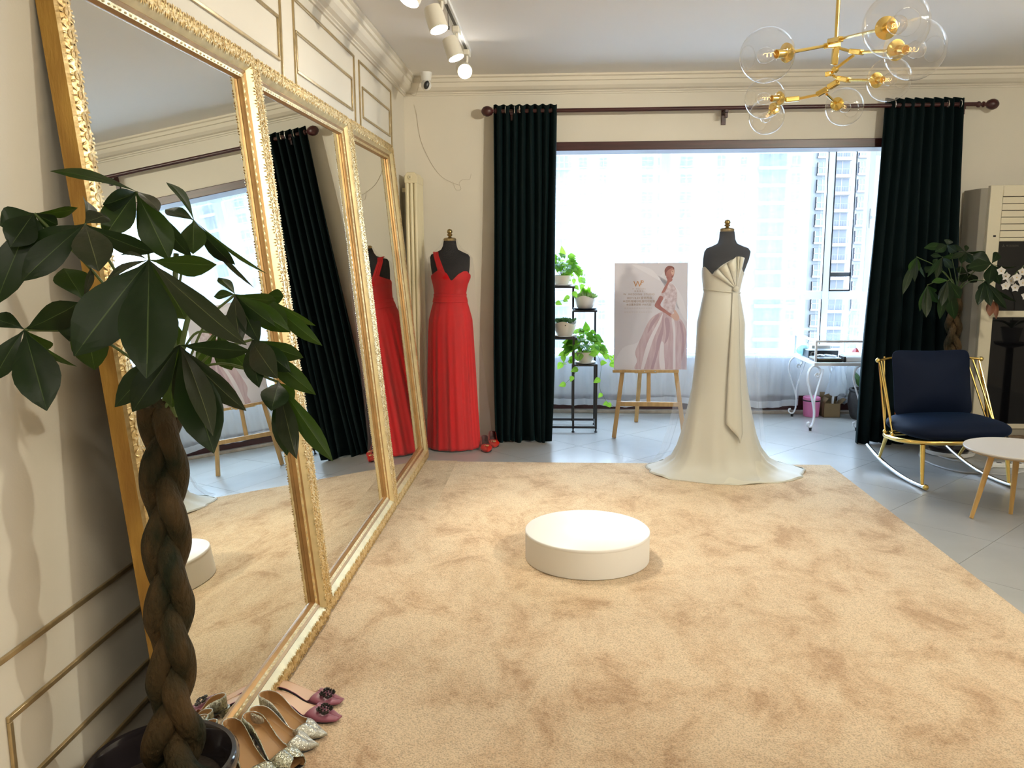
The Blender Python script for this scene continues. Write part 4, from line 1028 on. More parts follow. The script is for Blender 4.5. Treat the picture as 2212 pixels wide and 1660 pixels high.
CL = [  # hub px, Y, tips (x, y, Y, width px, roll, material)
 ((295, 414), 1.66, [(108, 370, 1.58, 42, 62, 1), (222, 442, 1.60, 52, -30, 0), (226, 512, 1.60, 62, 10, 1), (366, 562, 1.66, 66, 5, 1), (343, 458, 1.58, 34, -50, 2), (414, 556, 1.75, 44, 35, 0), (389, 506, 1.80, 26, 55, 2)]),
 ((419, 476), 1.80, [(359, 394, 1.88, 26, 45, 1), (357, 453, 1.88, 30, 40, 0), (417, 549, 1.74, 52, 5, 1), (508, 572, 1.86, 36, 35, 0), (577, 592, 1.92, 16, 60, 1), (549, 622, 1.90, 20, 60, 2)]),
 ((322, 562), 1.46, [(160, 770, 1.36, 104, 8, 0), (316, 818, 1.34, 116, -6, 0), (533, 746, 1.42, 62, 30, 2), (468, 572, 1.50, 52, 35, 1), (252, 556, 1.52, 16, 60, 2), (229, 607, 1.46, 26, 55, 2), (400, 690, 1.56, 60, -15, 1)]),
 ((183, 484), 1.52, [(46, 608, 1.44, 58, 8, 0), (213, 587, 1.44, 74, -8, 2), (230, 466, 1.58, 44, -40, 2), (333, 546, 1.58, 42, 25, 0), (54, 545, 1.56, 46, 25, 0), (180, 430, 1.64, 34, 50, 0)]),
 ((74, 461), 1.55, [(0, 488, 1.52, 52, 20, 0), (22, 534, 1.50, 60, 8, 0), (168, 449, 1.60, 30, 50, 1), (125, 486, 1.58, 34, 30, 0), (62, 550, 1.56, 56, -15, 0), (-10, 660, 1.50, 62, 10, 0)]),
 ((53, 712), 1.56, [(170, 654, 1.60, 60, 25, 0), (-24, 688, 1.56, 40, 35, 0), (-12, 822, 1.54, 46, 20, 0), (101, 888, 1.50, 82, 0, 0), (100, 758, 1.64, 46, 20, 1), (166, 792, 1.64, 20, 55, 1)]),
 ((180, 648), 1.62, [(137, 580, 1.66, 62, 20, 1), (150, 738, 1.60, 70, 10, 0), (228, 718, 1.62, 50, 20, 0), (197, 578, 1.62, 26, 55, 2), (205, 800, 1.66, 66, 10, 1)]),
 ((388, 746), 1.58, [(286, 890, 1.52, 66, 5, 0), (248, 880, 1.56, 54, 20, 0), (462, 980, 1.50, 92, 0, 0), (460, 942, 1.44, 54, -20, 2), (540, 758, 1.58, 44, 30, 0), (532, 888, 1.58, 46, 20, 2), (372, 880, 1.68, 52, 15, 1), (412, 905, 1.64, 50, 15, 0)]),
 ((508, 636), 1.74, [(462, 641, 1.74, 24, 40, 1), (472, 600, 1.80, 26, 40, 1), (596, 648, 1.80, 36, 35, 1), (628, 718, 1.72, 48, 10, 1), (596, 706, 1.70, 40, 15, 1), (560, 740, 1.68, 44, 0, 0), (520, 745, 1.68, 44, 15, 2)]),
 ((572, 640), 1.86, [(613, 640, 1.88, 34, 20, 1), (682, 704, 1.90, 26, 50, 1), (696, 747, 1.84, 34, 20, 1), (620, 716, 1.80, 40, 5, 1)]),
 ((545, 734), 1.68, [(655, 773, 1.74, 40, 20, 1), (682, 853, 1.70, 44, 15, 1), (628, 804, 1.66, 46, 10, 0), (600, 818, 1.58, 60, 15, 2), (560, 838, 1.58, 48, 15, 0)]),
 ((602, 826), 1.70, [(719, 997, 1.66, 42, 15, 1), (641, 992, 1.60, 48, 20, 2), (586, 888, 1.58, 60, 5, 0), (636, 864, 1.70, 36, 25, 1), (620, 985, 1.66, 46, 5, 0)]),
 ((470, 720), 1.80, [(430, 800, 1.86, 40, 30, 1), (500, 800, 1.84, 44, 10, 1), (540, 800, 1.82, 44, 30, 1), (440, 680, 1.84, 40, 20, 1), (510, 690, 1.84, 44, 20, 1)]),
 ((345, 660), 1.82, [(300, 740, 1.86, 44, 20, 1), (260, 700, 1.80, 44, 20, 0), (380, 760, 1.88, 52, 10, 1), (420, 640, 1.86, 46, 30, 1), (300, 610, 1.84, 40, 30, 0)]),
]
for hub, Y, tips in CL:
    h = atY(*hub, Y)
    cluster(tr, pot_c, h, tips, CR+Vector((rnd.uniform(-.02, .02), rnd.uniform(-.02, .02), rnd.uniform(-.04, .05))), LM, PXM, rnd)
# young shoots rising from the crown of the braid
for dx, dy, hz in ((-.06, -.04, .26), (.05, .03, .22), (.0, .06, .30)):
    MB().tube(spline([CR-Vector((0, 0, .05)), CR+Vector((dx*.4, dy*.4, hz*.45)), CR+Vector((dx, dy, hz))], 6), [.009]*4+[.006]*9, 8).build('branch', M_stem, tr)

# ---- the tree behind the rocking chair
p2 = fl(2047, 975); p2.z = 0
p2 = Vector((2.76, 5.90, 0))
t2 = thing('potted_money_tree', 'braided money tree in a black pot on a white saucer behind the chair', 'potted plant', p2)
MB().lathe([(.150, 0), (.162, .008), (.168, .034), (.160, .034), (.152, .012)], p2, seg=40).build('saucer', M_white, t2)
MB().lathe([(.118, .013), (.128, .03), (.150, .12), (.160, .24), (.172, .255), (.172, .275), (.160, .275), (.150, .25)], p2, seg=40, cap1=False).build('pot', M_potblack, t2)
MB().lathe([(.001, .25), (.150, .245)], p2, seg=24, cap0=False, cap1=False).build('soil', M_soil, t2)
braid(t2, p2+Vector((-.01, 0, .22)), atY(2062, 640, 5.90), .032, .022, .026, .022, .42, 3, .02, phase=.3)
CR2 = atY(2068, 625, 5.90)
rnd2 = random.Random(8)
CL2 = [
 ((2036, 555), 5.72, [(2003, 599, 5.62, 10, 10, 0), (2022, 605, 5.62, 11, 10, 2), (2058, 580, 5.66, 15, 20, 0), (2060, 552, 5.80, 13, 30, 0), (2010, 552, 5.75, 12, 40, 0)]),
 ((1980, 555), 5.70, [(1964, 586, 5.64, 12, 20, 1), (1985, 585, 5.68, 12, 20, 1), (1950, 637, 5.58, 15, 15, 2), (1976, 609, 5.6, 13, 20, 2), (1998, 600, 5.7, 8, 50, 1)]),
 ((2048, 606), 5.62, [(2012, 610, 5.6, 13, 30, 1), (2027, 648, 5.56, 8, 40, 2), (2034, 662, 5.55, 15, 10, 2), (2074, 645, 5.62, 22, 5, 0), (2050, 655, 5.6, 20, 10, 0), (2030, 690, 5.62, 17, 10, 0), (2062, 690, 5.66, 22, 5, 0)]),
 ((2003, 616), 5.62, [(1987, 673, 5.56, 12, 25, 1), (2001, 686, 5.52, 18, 0, 2), (2028, 655, 5.66, 16, 20, 0), (2020, 632, 5.7, 14, 20, 0)]),
 ((2086, 545), 5.78, [(2055, 560, 5.7, 13, 25, 0), (2076, 570, 5.7, 15, 10, 0), (2102, 570, 5.7, 15, 15, 0), (2130, 545, 5.84, 10, 45, 0), (2088, 530, 5.84, 9, 20, 0), (2048, 532, 5.86, 14, 35, 0)]),
 ((2046, 530), 5.82, [(2050, 517, 5.84, 16, 10, 0), (2022, 531, 5.85, 9, 50, 0), (2066, 545, 5.76, 16, 10, 0), (1996, 536, 5.76, 16, 20, 0), (2020, 545, 5.76, 18, 10, 0)]),
 ((2142, 570), 5.76, [(2090, 580, 5.68, 26, 15, 0), (2100, 552, 5.8, 26, 15, 0), (2136, 615, 5.66, 22, 0, 0), (2160, 615, 5.68, 18, 10, 0), (2178, 602, 5.8, 16, 20, 0), (2200, 575, 5.84, 6, 60, 0), (2155, 545, 5.82, 16, 20, 0)]),
 ((2128, 607), 5.70, [(2112, 660, 5.64, 18, 5, 0), (2140, 662, 5.62, 17, 5, 0), (2165, 650, 5.66, 16, 15, 0), (2175, 668, 5.64, 15, 10, 0), (2196, 652, 5.7, 9, 40, 0), (2118, 634, 5.7, 14, 20, 0)]),
 ((2090, 590), 5.86, [(2075, 610, 5.86, 18, 20, 0), (2110, 610, 5.86, 18, 20, 0), (2098, 570, 5.86, 16, 20, 0), (2065, 580, 5.86, 14, 20, 0)]),
 ((2015, 575), 5.86, [(2000, 590, 5.86, 18, 20, 0), (2035, 590, 5.86, 18, 20, 0), (2025, 560, 5.86, 14, 20, 0)]),
]
for hub, Y, tips in CL2:
    h = atY(*hub, Y)
    cluster(t2, p2, h, tips, CR2+Vector((rnd2.uniform(-.02, .02), rnd2.uniform(-.02, .02), rnd2.uniform(-.03, .02))), LM, PXM, rnd2, stem_r=.003)
M_brownleaf = mat('withered_leaf', (0.20, 0.065, 0.022), 0.6, var=.4, scale=14)
for (hx, hy, tx, ty, w) in ((2142, 640, 2138, 684, 17), (2150, 640, 2152, 690, 10)):
    me = leaf_mesh('leaf', atY(hx, hy, 5.70), atY(tx, ty, 5.66), w/PXM*3.05, (CAM-p2).normalized(), .05, M_brownleaf, p2, fold=.3)
    tag(link_mesh('leaf', me, t2), 'withered brown leaf')
# ------------------------------------------------------------------ rocking chair
ch = thing('rocking_chair', 'navy velvet rocking chair with gold tube frame', 'chair', (2.43, 5.26, 0), math.radians(7.0))
def cb(name, m, mt, **k): return m.build(name, mt, ch, world=False, **k)
RW = .272                                    # half spacing of the rockers
RING = []
for i in range(48):
    a = 2*PI*i/48; c, s = math.cos(a), math.sin(a)
    RING.append((.345*math.copysign(abs(c)**.72, c), .255*math.copysign(abs(s)**.80, s), .262-.02*s))
cb('seat_ring', MB().tube(RING, .0155, 12, closed=True), M_brass)
for sg in (-1, 1):
    pts = []
    for i in range(25):
        t = i/24; y = lerp(-.275, .44, t); z = .0135 + .30*((y+.13)**2) + (.06*max(0, y-.2)**2)
        pts.append((sg*RW, y, z))
    rk = cb('rocker', MB().tube(pts, .0125, 10), M_steel)
    MB().ball((sg*RW, -.285, pts[0][2]+.002), .0175, 14, 10).build('end_ball', M_brass, rk, world=False)
    cb('leg', MB().tube([(sg*(RW+.0), -.245, pts[1][2]+.01), (sg*(RW-.01), -.205, .262)], [.010, .0155], 10), M_brass)
    yb = .27; zb = .0135+.30*((yb+.13)**2)
    cb('leg', MB().tube([(sg*RW, yb, zb+.008), (sg*(RW+.02), .15, .262)], [.009, .0145], 10), M_brass)
    # side spindles of the back: from ring to back rail
    tops = [(sg*.335, .235, .715), (sg*.305, .262, .725), (sg*.275, .285, .735)]
    feet = [(sg*.338, .005, .285), (sg*.345, .085, .285), (sg*.335, .14, .285)]
    for (fx, fy, fz), (tx, ty, tz) in ((feet[0], tops[0]), (feet[0], tops[1]), (feet[1], tops[0]), (feet[1], tops[2])):
        cb('spindle', MB().tube([(fx, fy, fz), (tx, ty, tz)], .0062, 8), M_brass)
    for (fx, fy, fz) in feet[:2]:
        cb('end_ball', MB().ball((fx, fy, fz), .014, 12, 8), M_brass)
    cb('end_ball', MB().ball((sg*.345, .230, .720), .0155, 12, 8), M_brass)
back = spline([(-.345, .230, .720), (-.20, .315, .725), (0, .345, .727), (.20, .315, .725), (.345, .230, .720)], 8)
cb('back_rail', MB().tube(back, .0085, 10), M_brass)
for x in (-.18, -.06, .06, .18):
    cb('spindle', MB().tube([(x*1.1, .235, .25), (x, .335-.25*abs(x), .722)], .006, 8), M_brass)
cb('cross_tube', MB().tube([(-RW-.01, .15, .25), (RW+.01, .15, .25)], .009, 8), M_brass)
def cush(cx, cy, cz, hx, hy, hz, Mx=None, e=.45, pinch=.0, n=28):
    m = MB()
    def fn(u, v):
        th = 2*PI*u; ph = PI*(v-.5)
        c, s = math.cos(th), math.sin(th); cp, sp = math.cos(ph), math.sin(ph)
        f = lambda w, k: math.copysign(abs(w)**k, w)
        x = hx*f(c, e)*f(cp, .55); y = hy*f(s, e)*f(cp, .55); z = hz*f(sp, .9)
        r = max(abs(x)/hx, abs(y)/hy)
        z *= 1-pinch*r*r
        p = Vector((x, y, z))
        if Mx is not None: p = Mx @ p
        return p + Vector((cx, cy, cz))
    return m.grid(fn, n*2, n, cu=True)
so_ = cb('seat_cushion', cush(0, -.015, .335, .335, .262, .062, e=.62), M_navy, angle=80)
Mb = Matrix.Rotation(math.radians(78), 3, 'X')
def backc():
    m = MB(); tilt = Mb
    def fn(u, v):
        th = 2*PI*u; ph = PI*(v-.5); c, s = math.cos(th), math.sin(th); cp, sp = math.cos(ph), math.sin(ph)
        f = lambda w, k: math.copysign(abs(w)**k, w)
        x = .268*f(c, .25)*cp**.7; y = .222*f(s, .25)*cp**.7; z = .085*f(sp, .55)
        ex, ey = abs(x)/.268, abs(y)/.222
        z *= max(.10, (1-.9*ex**3)*(1-.9*ey**3))
        # sides pull in between the corners
        x *= 1-.05*(1-ey*ey); y *= 1-.07*(1-ex*ex)
        return tilt @ Vector((x, y, z)) + Vector((0, .185, .575))
    return m.grid(fn, 64, 28, cu=True)
cb('back_cushion', backc(), M_navy, angle=80)

# ------------------------------------------------------------------ small round side table
ct = thing('side_table', 'small round white table with beech legs before the chair', 'table', (2.345, 4.50, 0))
zt = .375
cA = fl(2090, 967, zt); 
cc_ = Vector((cA.x+.265, cA.y-.005, 0)); ct.location = cc_; ORG[ct.name] = cc_
MB().lathe([(.255, zt-.018), (.262, zt-.010), (.265, zt-.004), (.263, zt)], cc_, seg=64).build('table_top', [M_tabletop], ct)
MB().lathe([(.252, zt-.0195), (.2635, zt-.0125)], cc_, seg=64, cap0=True, cap1=False).build('edge_band', M_lightwood, ct)
fts = [fl(2098, 1120), fl(2183, 1111)]
fts.append(Vector((cc_.x+.20, cc_.y+.09, 0))); fts.append(Vector((cc_.x+.19, cc_.y-.10, 0)))
for f_ in fts:
    top_ = cc_ + (Vector((f_.x, f_.y, 0))-cc_)*.62 + Vector((0, 0, zt-.019))
    MB().tube([f_+Vector((0, 0, .001)), top_], [.0105, .0165], 14).build('leg', M_lightwood, ct)

# ------------------------------------------------------------------ floor standing air conditioner
AX, AY0, AY1 = 2.905, 5.97, 6.285
ac = thing('air_conditioner', 'cream floor standing air conditioner with dark glass panels', 'air conditioner', (AX+.27, 6.1, 0))
AW = .54; AZ = 1.852
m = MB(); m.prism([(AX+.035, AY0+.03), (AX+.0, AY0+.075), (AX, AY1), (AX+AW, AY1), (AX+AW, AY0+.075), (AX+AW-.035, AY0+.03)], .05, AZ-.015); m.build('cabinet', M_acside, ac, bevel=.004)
m = MB(); m.box(AX+.03, AX+.115, AY0, AY0+.04, .165, AZ).box(AX+AW-.085, AX+AW, AY0, AY0+.04, .165, AZ).box(AX+.115, AX+AW-.085, AY0, AY0+.04, AZ-.075, AZ).box(AX+.115, AX+AW-.085, AY0, AY0+.04, 1.475, 1.50).box(AX+.115, AX+AW-.085, AY0, AY0+.04, .955, 1.0).box(AX+.115, AX+AW-.085, AY0, AY0+.04, .165, .20)
m.build('front_frame', M_acw, ac, bevel=.005)
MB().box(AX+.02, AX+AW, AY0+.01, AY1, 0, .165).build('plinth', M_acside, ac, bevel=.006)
lz0, lz1 = 1.502, AZ-.078; ns = 6
for i in range(ns):
    a = lz0+(lz1-lz0)*i/ns; b = lz0+(lz1-lz0)*(i+1)/ns
    MB().box(AX+.118, AX+AW-.088, AY0+.006, AY0+.02, a+.002, b-.002).build('louvre_slat', M_acw, ac, bevel=.002)
MB().box(AX+.115, AX+AW-.085, AY0+.02, AY0+.03, lz0, lz1).build('louvre_recess', M_black, ac)
up_ = MB().box(AX+.115, AX+AW-.085, AY0+.012, AY0+.03, 1.0, 1.475).build('upper_panel', M_darkglass, ac)
MB().box(AX+.115, AX+AW-.085, AY0+.012, AY0+.03, .20, .955).build('lower_panel', M_darkglass, ac)
MB().box(AX+.07, AX+.088, AY0-.0015, AY0, 1.505, 1.518).build('sticker', M_black, ac)
M_logo = mat('logo_grey', (0.10, 0.09, 0.07), 0.5)
lg = MB(); lc = Vector((AX+.148, AY0+.0105, 1.445)); s3 = .0062
for an in (90, 210, 330):
    d1 = Vector((math.cos(math.radians(an)), 0, math.sin(math.radians(an)))); dl = Vector((math.cos(math.radians(an+30)), 0, math.sin(math.radians(an+30)))); dr = Vector((math.cos(math.radians(an-30)), 0, math.sin(math.radians(an-30))))
    lg.poly([lc, lc+dr*s3, lc+dr*s3+dl*s3, lc+dl*s3])
lg.build('emblem', M_logo, up_)
cu = bpy.data.curves.new('lettering', 'FONT'); cu.body = 'MITSUBISHI'; cu.size = .017; cu.align_y = 'CENTER'
o = bpy.data.objects.new('lettering', cu); COL.objects.link(o)
me = bpy.data.meshes.new_from_object(o.evaluated_get(bpy.context.evaluated_depsgraph_get())); bpy.data.objects.remove(o)
me.transform(Matrix.Rotation(PI/2, 4, 'X')); me.transform(Matrix.Translation(Vector((AX+.165, AY0+.0105, 1.445))-ORG[ac.name])); me.materials.clear(); me.materials.append(M_logo)
link_mesh('lettering', me, up_)
# rough stone slab on the floor, power strip and its flex
st = MB(); rs_ = random.Random(4)
stone_prof = [(2.72, 5.64), (2.90, 5.60), (3.3, 5.58), (3.8, 5.60), (3.8, 5.95), (2.86, 5.95), (2.74, 5.86)]
stone_prof = [(3.02, 5.75), (3.3, 5.735), (3.9, 5.74), (3.9, 5.94), (3.02, 5.94)]
st.prism(stone_prof, 0.0, .13)
M_slab = mat('rough_stone', (0.30, 0.21, 0.13), 0.85, col2=(0.10, 0.06, 0.035), scale=16, bump=.8, bscale=30)
tag(st.build('stone_block', M_slab, at=(3.4, 5.8, 0), bevel=.012), 'rough brown stone slab on the floor below the air conditioner', 'stone')
sp_ = thing('power_strip', 'white power strip on the floor beside the stone slab', 'power strip', (3.0, 5.52, 0), math.radians(-6))
MB().box(-.14, .14, -.028, .028, .0, .030).build('strip_body', M_white, sp_, world=False, bevel=.006)
for i in range(4): MB().box(-.10+i*.06, -.07+i*.06, -.012, .012, .030, .031).build('socket', M_black, sp_, world=False)
fx = spline([fl(2148, 1008, .006), fl(2100, 1022, .006), fl(2040, 1012, .006), fl(1992, 992, .006), fl(1990, 975, .006), fl(2025, 985, .006), fl(2060, 995, .006), fl(2090, 1000, .006)], 10)
tag(MB().tube(fx, .0055, 7).build('power_flex', M_cable, at=(2.7, 5.6, 0)), 'white power flex looping on the floor under the chair', 'cable')
fx2 = spline([Vector((3.3, 5.60, .006)), fl(2190, 1024, .006), fl(2140, 1024, .006), fl(2080, 1021, .0065)], 8)
tag(MB().tube(fx2, .0045, 7).build('power_flex', M_cable, at=(3.0, 5.4, 0)), 'grey flex running straight past the power strip', 'cable')
# ------------------------------------------------------------------ black steel plant stand in the bay
ps_ = thing('plant_stand', 'black steel stepped plant stand beside the curtain', 'plant stand', (.10, 6.68, 0))
SX0, SXM, SX1, SY0, SY1 = -.14, .128, .308, 6.52, 6.83
bw = .017
def pbar(a, b, name='tube_bar'): MB().bar(a, b, bw, bw, up=(0, 1, 0) if abs(Vector(b)[2]-Vector(a)[2]) > .1 else (0, 0, 1)).build(name, M_blacksteel, ps_, bevel=.0015)
for x, y in ((SX1, SY0), (SXM, SY0), (SX0, SY0), (SX1, SY1), (SX0, SY1)):
    MB().lathe([(.011, 0), (.013, .006), (.006, .014), (.006, .035)], (x, y, 0), seg=12).build('foot', M_blacksteel, ps_)
for y in (SY0, SY1): pbar((SX0, y, .042), (SX1, y, .042), 'base_bar')
for x in (SX0, SX1): pbar((x, SY0, .042), (x, SY1, .042), 'base_bar')
posts = [((SX1, SY0), .547), ((SXM, SY0), .765), ((SX1, SY1), .962), ((SXM, SY1), 1.153), ((SX0, SY1), 1.153), ((SX0, SY0), .765)]
for (x, y), z in posts: pbar((x, y, .03), (x, y, z), 'post')
shelves = [((SXM, SX1), (SY0, SY0+.19), .547), ((SX0, SXM+.02), (SY0, SY0+.2), .757), ((SXM, SX1), (SY1-.17, SY1), .962), ((SX0, SXM), (SY1-.19, SY1), 1.153)]
for (x0, x1), (y0, y1), z in shelves:
    MB().box(x0-.008, x1+.008, y0-.008, y1+.008, z-.016, z-.002).build('shelf', M_blacksteel, ps_, bevel=.002)
def bowl(name, label, x, y, z, r, h, saucer=True, wavy=False, mt=None):
    t = thing(name, label, 'potted plant', (x, y, z), group='potted plants on the stand')
    zz = z
    if saucer:
        MB().lathe([(r*.80, 0), (r*1.0, .004), (r*1.08, .014), (r*1.04, .014), (r*.85, .006)], (x, y, z), seg=32).build('saucer', mt or M_white, t); zz = z+.007
    pr_ = [(r*.58, 0), (r*.66, h*.05), (r*.85, h*.4), (r*.97, h*.75), (r*1.0, h), (r*.95, h), (r*.90, h*.75), (r*.80, h*.5)]
    m = MB(); seg = 32
    n = len(pr_)
    for i, (rr, z_) in enumerate(pr_):
        for k in range(seg):
            a = 2*PI*k/seg; dz = (.012*math.sin(3*a+.5) if wavy and i in (4, 5) else 0)
            m.v.append(Vector((x+rr*math.cos(a), y+rr*math.sin(a), zz+z_+dz)))
    for i in range(n-1):
        for k in range(seg):
            m.f.append((i*seg+k, i*seg+(k+1) % seg, (i+1)*seg+(k+1) % seg, (i+1)*seg+k)); m.m.append(0)
    m.f.append(tuple(reversed(range(seg)))); m.m.append(0)
    m.build('bowl', M_ceramic, t, angle=50)
    MB().lathe([(.001, h*.82), (r*.9, h*.80)], (x, y, zz), seg=24, cap0=False, cap1=False).build('soil', M_soil, t)
    return t, Vector((x, y, zz+h*.82))
PLM = [M_pothos, M_pothos, M_pothos2]
def pothos(t, c, n, rad, hgt, size, seed, base):
    r = random.Random(seed)
    for i in range(n):
        a = r.uniform(0, 2*PI); q = math.sqrt(r.random())
        hub = c + Vector((rad*q*math.cos(a), rad*q*math.sin(a)*.8, hgt*(.25+.75*(1-q*q))*r.uniform(.55, 1.05)))
        out = Vector((math.cos(a), math.sin(a), r.uniform(-1.0, .15))).normalized()
        L = size*r.uniform(.7, 1.2)
        me = leaf_mesh('leaf', hub, hub+out*L, L*.78, Vector((r.uniform(-.3, .3), -.8, .7)), .06, PLM[r.randrange(3)], base, fold=.12, n=6, shape='heart')
        link_mesh('leaf', me, t)
        if i % 3 == 0: MB().tube([c, (c+hub)/2+Vector((0, 0, .015)), hub], .0014, 5).build('leaf_stalk', M_stem, t)
def trail(t, pts, leaves, size, seed, base):
    r = random.Random(seed); P = spline(pts, 8)
    MB().tube(P, .0013, 5).build('trailing_stem', M_stem, t)
    for k in range(leaves):
        p = P[int((k+.8)/leaves*(len(P)-1))]
        d = Vector((r.uniform(-.9, .9), r.uniform(-.4, .1), r.uniform(-1, .3))).normalized(); L = size*r.uniform(.8, 1.2)
        link_mesh('leaf', leaf_mesh('leaf', p, p+d*L, L*.8, Vector((.2, -1, .4)), .05, M_pothos2, base, n=6, shape='heart'), t)
x1, y1, z1 = .035, 6.735, 1.152
t, c = bowl('pothos_plant', 'bushy pothos in a low cream pot on the top shelf of the stand', x1, y1, z1, .078, .075)
pothos(t, c, 70, .115, .20, .062, 1, Vector((x1, y1, z1)))
for k, (dx, dz) in enumerate(((.17, .02), (.19, -.05), (.15, -.10))):
    trail(t, [c, c+Vector((dx*.7, -.03, .05)), c+Vector((dx, -.05, dz))], 5, .058, 20+k, Vector((x1, y1, z1)))
trail(t, [c+Vector((.09, -.02, .03)), c+Vector((.10, -.09, -.08)), c+Vector((.05, -.10, -.16)), c+Vector((-.06, -.10, -.20))], 6, .05, 40, Vector((x1, y1, z1)))
link_mesh('leaf', leaf_mesh('leaf', c+Vector((.01, 0, .16)), c+Vector((-.005, 0, .25)), .05, Vector((0, -1, 0)), .05, M_pothos2, Vector((x1, y1, z1)), n=6, shape='heart'), t)
x2, y2, z2 = .222, 6.745, .961
t, c = bowl('sedum_bowl', 'cream bowl of pale green sedum on the second shelf of the stand', x2, y2, z2, .088, .095, wavy=True, mt=M_blacksteel)
rr_ = random.Random(6)
for i in range(120):
    a = rr_.uniform(0, 2*PI); q = math.sqrt(rr_.random()); p = c+Vector((.078*q*math.cos(a), .075*q*math.sin(a), .0))
    h = .035*(1.3-q*.6)*rr_.uniform(.6, 1.2); d = Vector((rr_.uniform(-.4, .4)+q*math.cos(a)*.5, rr_.uniform(-.4, .4)+q*math.sin(a)*.4, 1)).normalized()
    link_mesh('leaf', leaf_mesh('leaf', p+d*h*.3, p+d*h*1.6, .016, Vector((rr_.uniform(-1, 1), -1, .3)), .1, M_succ, Vector((x2, y2, z2)), n=4), t)
for k in range(6):
    p = c+Vector((rr_.uniform(-.03, .05), 0, .03)); d = Vector((rr_.uniform(-.5, .7), -.1, .8)).normalized()
    link_mesh('leaf', leaf_mesh('leaf', p, p+d*.075, .045, Vector((0, -1, .3)), .08, M_pothos2, Vector((x2, y2, z2)), n=6, shape='heart'), t)
x3, y3, z3 = .058, 6.615, .756
t, c = bowl('jade_bowl', 'cream bowl of dark jade plants on the third shelf of the stand', x3, y3, z3, .092, .105, wavy=True)
for i in range(70):
    a = rr_.uniform(0, 2*PI); q = math.sqrt(rr_.random()); p = c+Vector((.08*q*math.cos(a), .075*q*math.sin(a), 0))
    d = Vector((rr_.uniform(-.8, .8), rr_.uniform(-.5, .3), .8)).normalized(); h = rr_.uniform(.02, .05)
    link_mesh('leaf', leaf_mesh('leaf', p+Vector((0, 0, h*.6)), p+Vector((0, 0, h*.6))+d*.034, .020, Vector((rr_.uniform(-1, 1), -1, .3)), .1, M_jade, Vector((x3, y3, z3)), n=4), t)
MB().lathe([(.005, 0), (.005, .001)], (x3+.005, y3-.0915, z3+.095), axis=(0, -1, 0), seg=10).build('drain_hole', M_black, t)
x4, y4, z4 = .222, 6.60, .546
t, c = bowl('pothos_plant', 'trailing pothos in a white bowl on the lowest shelf of the stand', x4, y4, z4, .078, .085)
pothos(t, c, 90, .135, .20, .066, 3, Vector((x4, y4, z4)))
B4 = Vector((x4, y4, z4))
link_mesh('leaf', leaf_mesh('leaf', c+Vector((.01, 0, .17)), c+Vector((.0, 0, .255)), .062, Vector((0, -1, 0)), .05, M_pothos, B4, n=6, shape='heart'), t)
for k, pts in enumerate(([(-.09, -.02, .05), (-.15, -.04, .02), (-.18, -.05, -.02)], [(-.08, -.03, .0), (-.14, -.05, -.06), (-.19, -.05, -.07)], [(-.04, -.09, .0), (-.07, -.12, -.12), (-.17, -.12, -.24)], [(.08, -.04, .05), (.16, -.05, .0), (.20, -.05, -.08)], [(.07, -.07, .02), (.12, -.11, -.08), (.11, -.11, -.25), (.17, -.11, -.37), (.215, -.11, -.40)], [(.10, -.02, .04), (.20, -.04, -.02), (.24, -.04, -.06)])):
    trail(t, [c]+[c+Vector(p) for p in pts], 6 if k != 4 else 7, .055, 60+k, B4)

# ------------------------------------------------------------------ white iron table with a glass top box
wt = thing('display_table', 'white scrolled iron table with a glass display top', 'table', (2.24, 6.96, 0))
TX0, TX1, TY0, TY1, TZ0, TZ1 = 2.03, 2.44, 6.64, 7.22, .553, .725
pf = [(TX0, TY0), (TX1, TY0), (TX1, TY1), (TX0, TY1)]
def wbar(a, b, w=.016, name='frame_bar'): MB().bar(a, b, w, w, up=(0, 1, 0) if abs(Vector(b)[2]-Vector(a)[2]) > .05 else (0, 0, 1)).build(name, M_whitemetal, wt, bevel=.0015)
for i in range(4):
    a, b = pf[i], pf[(i+1) % 4]
    wbar((*a, TZ1-.01), (*b, TZ1-.01)); wbar((*a, TZ0), (*a, TZ1-.01))
MB().box(TX0-.01, TX1+.01, TY0-.01, TY1+.01, TZ0-.032, TZ0-.006).build('lower_board', M_whitemetal, wt, bevel=.003)
MB().box(TX0, TX1, TY0, TY1, TZ1-.002, TZ1+.003).build('glass_top', M_glass, wt)
def leg_curve(c, sx, sy):
    c = Vector(c)
    O = Vector((sx, sy*.55, 0)).normalized()
    def Q(o, z): return c + O*o + Vector((0, 0, z))
    main = spline([Q(-.02, .445), Q(-.045, .47), Q(-.03, .505), Q(.02, .518), Q(.055, .48), Q(.062, .41), Q(.040, .33), Q(.010, .24), Q(-.010, .15), Q(-.006, .07), Q(.015, .030), Q(.042, .038), Q(.046, .062), Q(.030, .068)], 6)
    inner = spline([Q(-.075, .49), Q(-.055, .42), Q(-.030, .34), Q(-.006, .24), Q(-.012, .15), Q(-.010, .075)], 6)
    side = O.cross(Vector((0, 0, 1)))
    for s_ in (-.007, .007):
        MB().tube([p+side*s_ for p in main], .0058, 7).build('scroll_leg', M_whitemetal, wt)
        MB().tube([p+side*s_*.8 for p in inner], .005, 7).build('scroll_brace', M_whitemetal, wt)
    sc = [c+O*(-.02+.022*math.cos(a)*(1-a/16))+Vector((0, 0, .44+.022*math.sin(a)*(1-a/16))) for a in [k*.5 for k in range(18)]]
    MB().tube(sc, .005, 6).build('scroll_tip', M_whitemetal, wt)
    MB().lathe([(.011, 0), (.011, .012), (.014, .026)], c+O*.018, seg=12).build('foot', M_black, wt)
